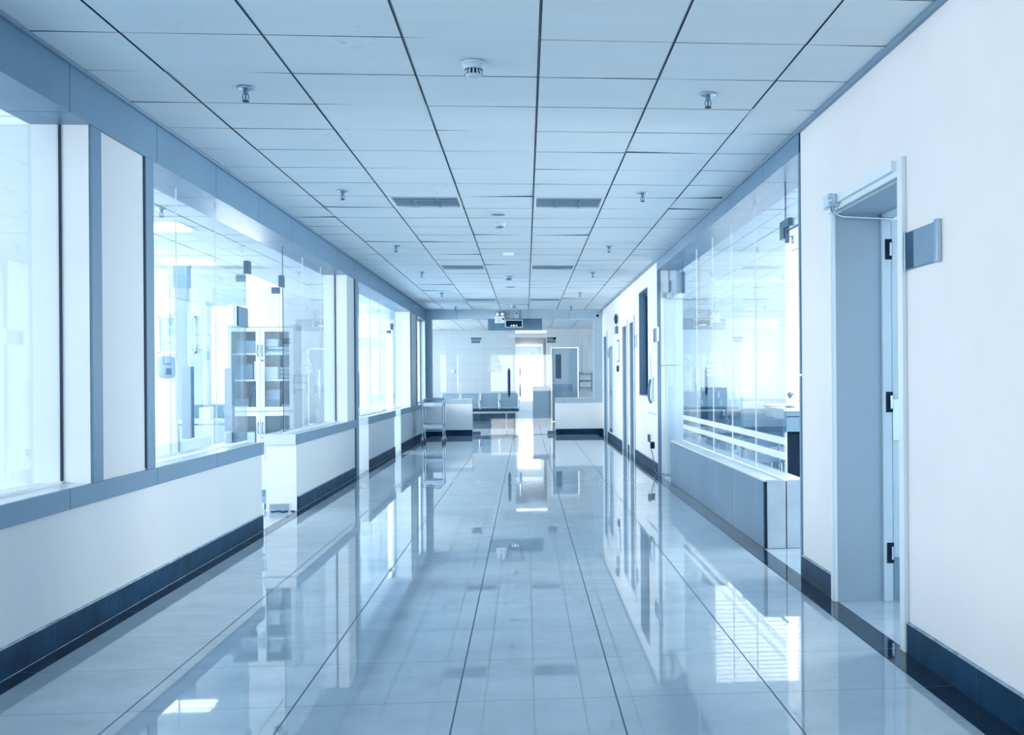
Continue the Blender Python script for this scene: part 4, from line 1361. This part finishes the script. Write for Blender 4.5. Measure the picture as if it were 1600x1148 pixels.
# reception block and notice rack in the lobby
t = thing('reception_counter', 'plain grey waist-high counter block beyond the end doors', 'counter', (0.40, 30.5, 0))
B(0.19, 0.62, 30.2, 30.95, 0.0, 0.98).build('counter_body', 'seatm', t)
B(0.17, 0.62, 30.17, 30.97, 0.98, 1.01).build('counter_top', 'cloth', t)
B(0.18, 0.60, 30.185, 30.2, 0.0, 0.12).build('plinth', 'midblue', t)
t = thing('document_rack', 'wire document rack on the lobby wall right of the pale door', 'rack', (1.72, 30.97, 1.0))
m = MB()
for z in (0.95, 1.15, 1.33): m.box(1.50, 1.86, 30.88, 30.97, z, z + 0.02)
for x in (1.50, 1.84): m.box(x, x + 0.02, 30.94, 30.975, 0.85, 1.4)
m.build('wire_frame', 'midblue', t)
m = MB()
for z in (0.97, 1.17): m.box(1.53, 1.83, 30.93, 30.955, z, z + 0.15)
m.build('leaflets', 'paper', t)
tag(B(-2.17, -2.05, 31.97, 31.997, 1.40, 1.50).build('wall_switch', 'white', bevel=0.004), 'small white switch on the pale panelled lobby wall above the bench', 'switch')

# ---- right room: desks, chairs, cabinet
def office_desk(x0, x1, y0, y1, lb, zt=0.90):
    t = thing('office_desk', lb, 'desk', ((x0 + x1) / 2, (y0 + y1) / 2, 0), 'desks in the right glass room')
    B(x0, x1, y0, y1, zt - 0.03, zt).build('desktop', 'white', t, bevel=0.004)
    B(x0 + .03, x1 - .03, y0 + 0.03, y0 + 0.05, zt - 0.23, zt - 0.03).build('modesty_panel', 'midblue', t)
    B(x0 + 0.04, x1 - .04, y0 + 0.024, y0 + 0.03, zt - 0.085, zt - 0.078).build('panel_groove', 'black', t)
    for x in (x0 + .02, x1 - .05):
        B(x, x + .03, y0 + .05, y1 - .03, 0, zt - 0.03).build('leg', 'winframe', t)
    B(x0 + .06, x1 - .06, y0 + 0.10, y0 + 0.12, 0.0, zt - 0.10).build('knee_space_shade', 'black', t)  # black sheet standing in for the shade under the desk
    return t


office_desk(2.52, 3.9, 10.6, 11.25, 'blue-fronted desk seen through the gap of the right doorway')
office_desk(2.7, 4.1, 11.7, 12.35, 'second blue-fronted desk under the window blinds of the right room')
def office_chair(lb, loc, rz, first=[None]):
    if first[0] is not None: return dup(first[0], loc, lb, rz=rz)
    t = thing('office_chair', lb, 'chair', (0, 0, 0), 'low-backed chairs in the right glass room')
    m = MB(); m.obox((0, 0.22, 0.70), (0.20, 0, 0), (0, 0.014, 0), (0, 0.03, 0.13)); m.build('backrest', 'officechair', t, bevel=0.012)
    m = MB(); m.obox((0, 0, 0.44), (0.21, 0, 0), (0, 0.20, 0), (0, 0, 0.018)); m.build('seat', 'officechair', t, bevel=0.012)
    for s in (-1, 1):
        m = MB(); m.tube([(s * 0.15, 0.20, 0.43), (s * 0.15, 0.225, 0.60)], 0.011, 8)
        m.build('back_support', 'chrome', t)
    for sx in (-1, 1):
        for sy_ in (-1, 1):
            m = MB(); m.tube([(sx * 0.17, sy_ * 0.15, 0.43), (sx * 0.20, sy_ * 0.19, 0.0)], 0.011, 8); m.build('leg', 'chrome', t)
    t.location = loc; t.rotation_euler = (0, 0, rz)
    first[0] = t
    return t


office_chair('nearest low chair behind the right glass, back turned to the corridor', (2.20, 10.15, 0), H90 * 1.9)
office_chair('second low chair behind the right glass, between the first chair and the high-topped stool', (2.20, 10.62, 0), H90 * 1.95)
office_chair('third low chair behind the right glass, farther toward the dark locker', (2.20, 11.09, 0), H90 * 1.9)
t = thing('round_stool', 'small stool with round dark seat behind the right glass', 'stool', (2.24, 11.58, 0))
m = MB(); m.lathe([(0, 0.69), (0.15, 0.70), (0.17, 0.72), (0.16, 0.745), (0, 0.75)], (2.24, 11.58, 0), 26); m.build('seat', 'officechair', t)
m = MB(); m.cyl((2.24, 11.58, 0.03), (2.24, 11.58, 0.70), 0.018, 12); m.build('stem', 'chrome', t)
m = MB()
for k in range(5):
    a = 2 * math.pi * k / 5; m.tube([(2.24, 11.58, 0.07), (2.24 + 0.20 * math.cos(a), 11.58 + 0.20 * math.sin(a), 0.018)], 0.014, 8)
m.build('base', 'chrome', t)
t = thing('dark_locker', 'narrow dark locker standing behind the far end of the right glass', 'locker', (2.1, 12.1, 0))
B(1.99, 2.22, 12.0, 12.42, 0, 1.10).build('locker_body', 'darkblue', t, bevel=0.004)
for z0, z1 in ((0.04, 0.52), (0.54, 1.06)):
    d = B(2.0, 2.21, 11.985, 12.0, z0, z1).build('locker_door', 'midblue', t)
    B(2.17, 2.185, 11.97, 11.985, (z0 + z1) / 2 - .05, (z0 + z1) / 2 + .05).build('handle', 'chrome', d)
t = thing('desk_lamp', 'tiny jointed desk lamp on the desk in the right doorway gap', 'lamp', (2.66, 10.8, 0.902))
m = MB(); m.cyl((2.64, 10.8, 0.902), (2.64, 10.8, 0.922), 0.05, 18); m.build('base', 'midblue', t)
m = MB(); m.tube([(2.64, 10.8, 0.922), (2.66, 10.8, 0.99), (2.62, 10.8, 1.05)], 0.007, 8); m.build('arm', 'chrome', t)
m = MB(); m.cyl((2.62, 10.8, 1.05), (2.655, 10.8, 1.02), 0.018, 14, r2=0.035); m.build('lamp_shade', 'midblue', t)
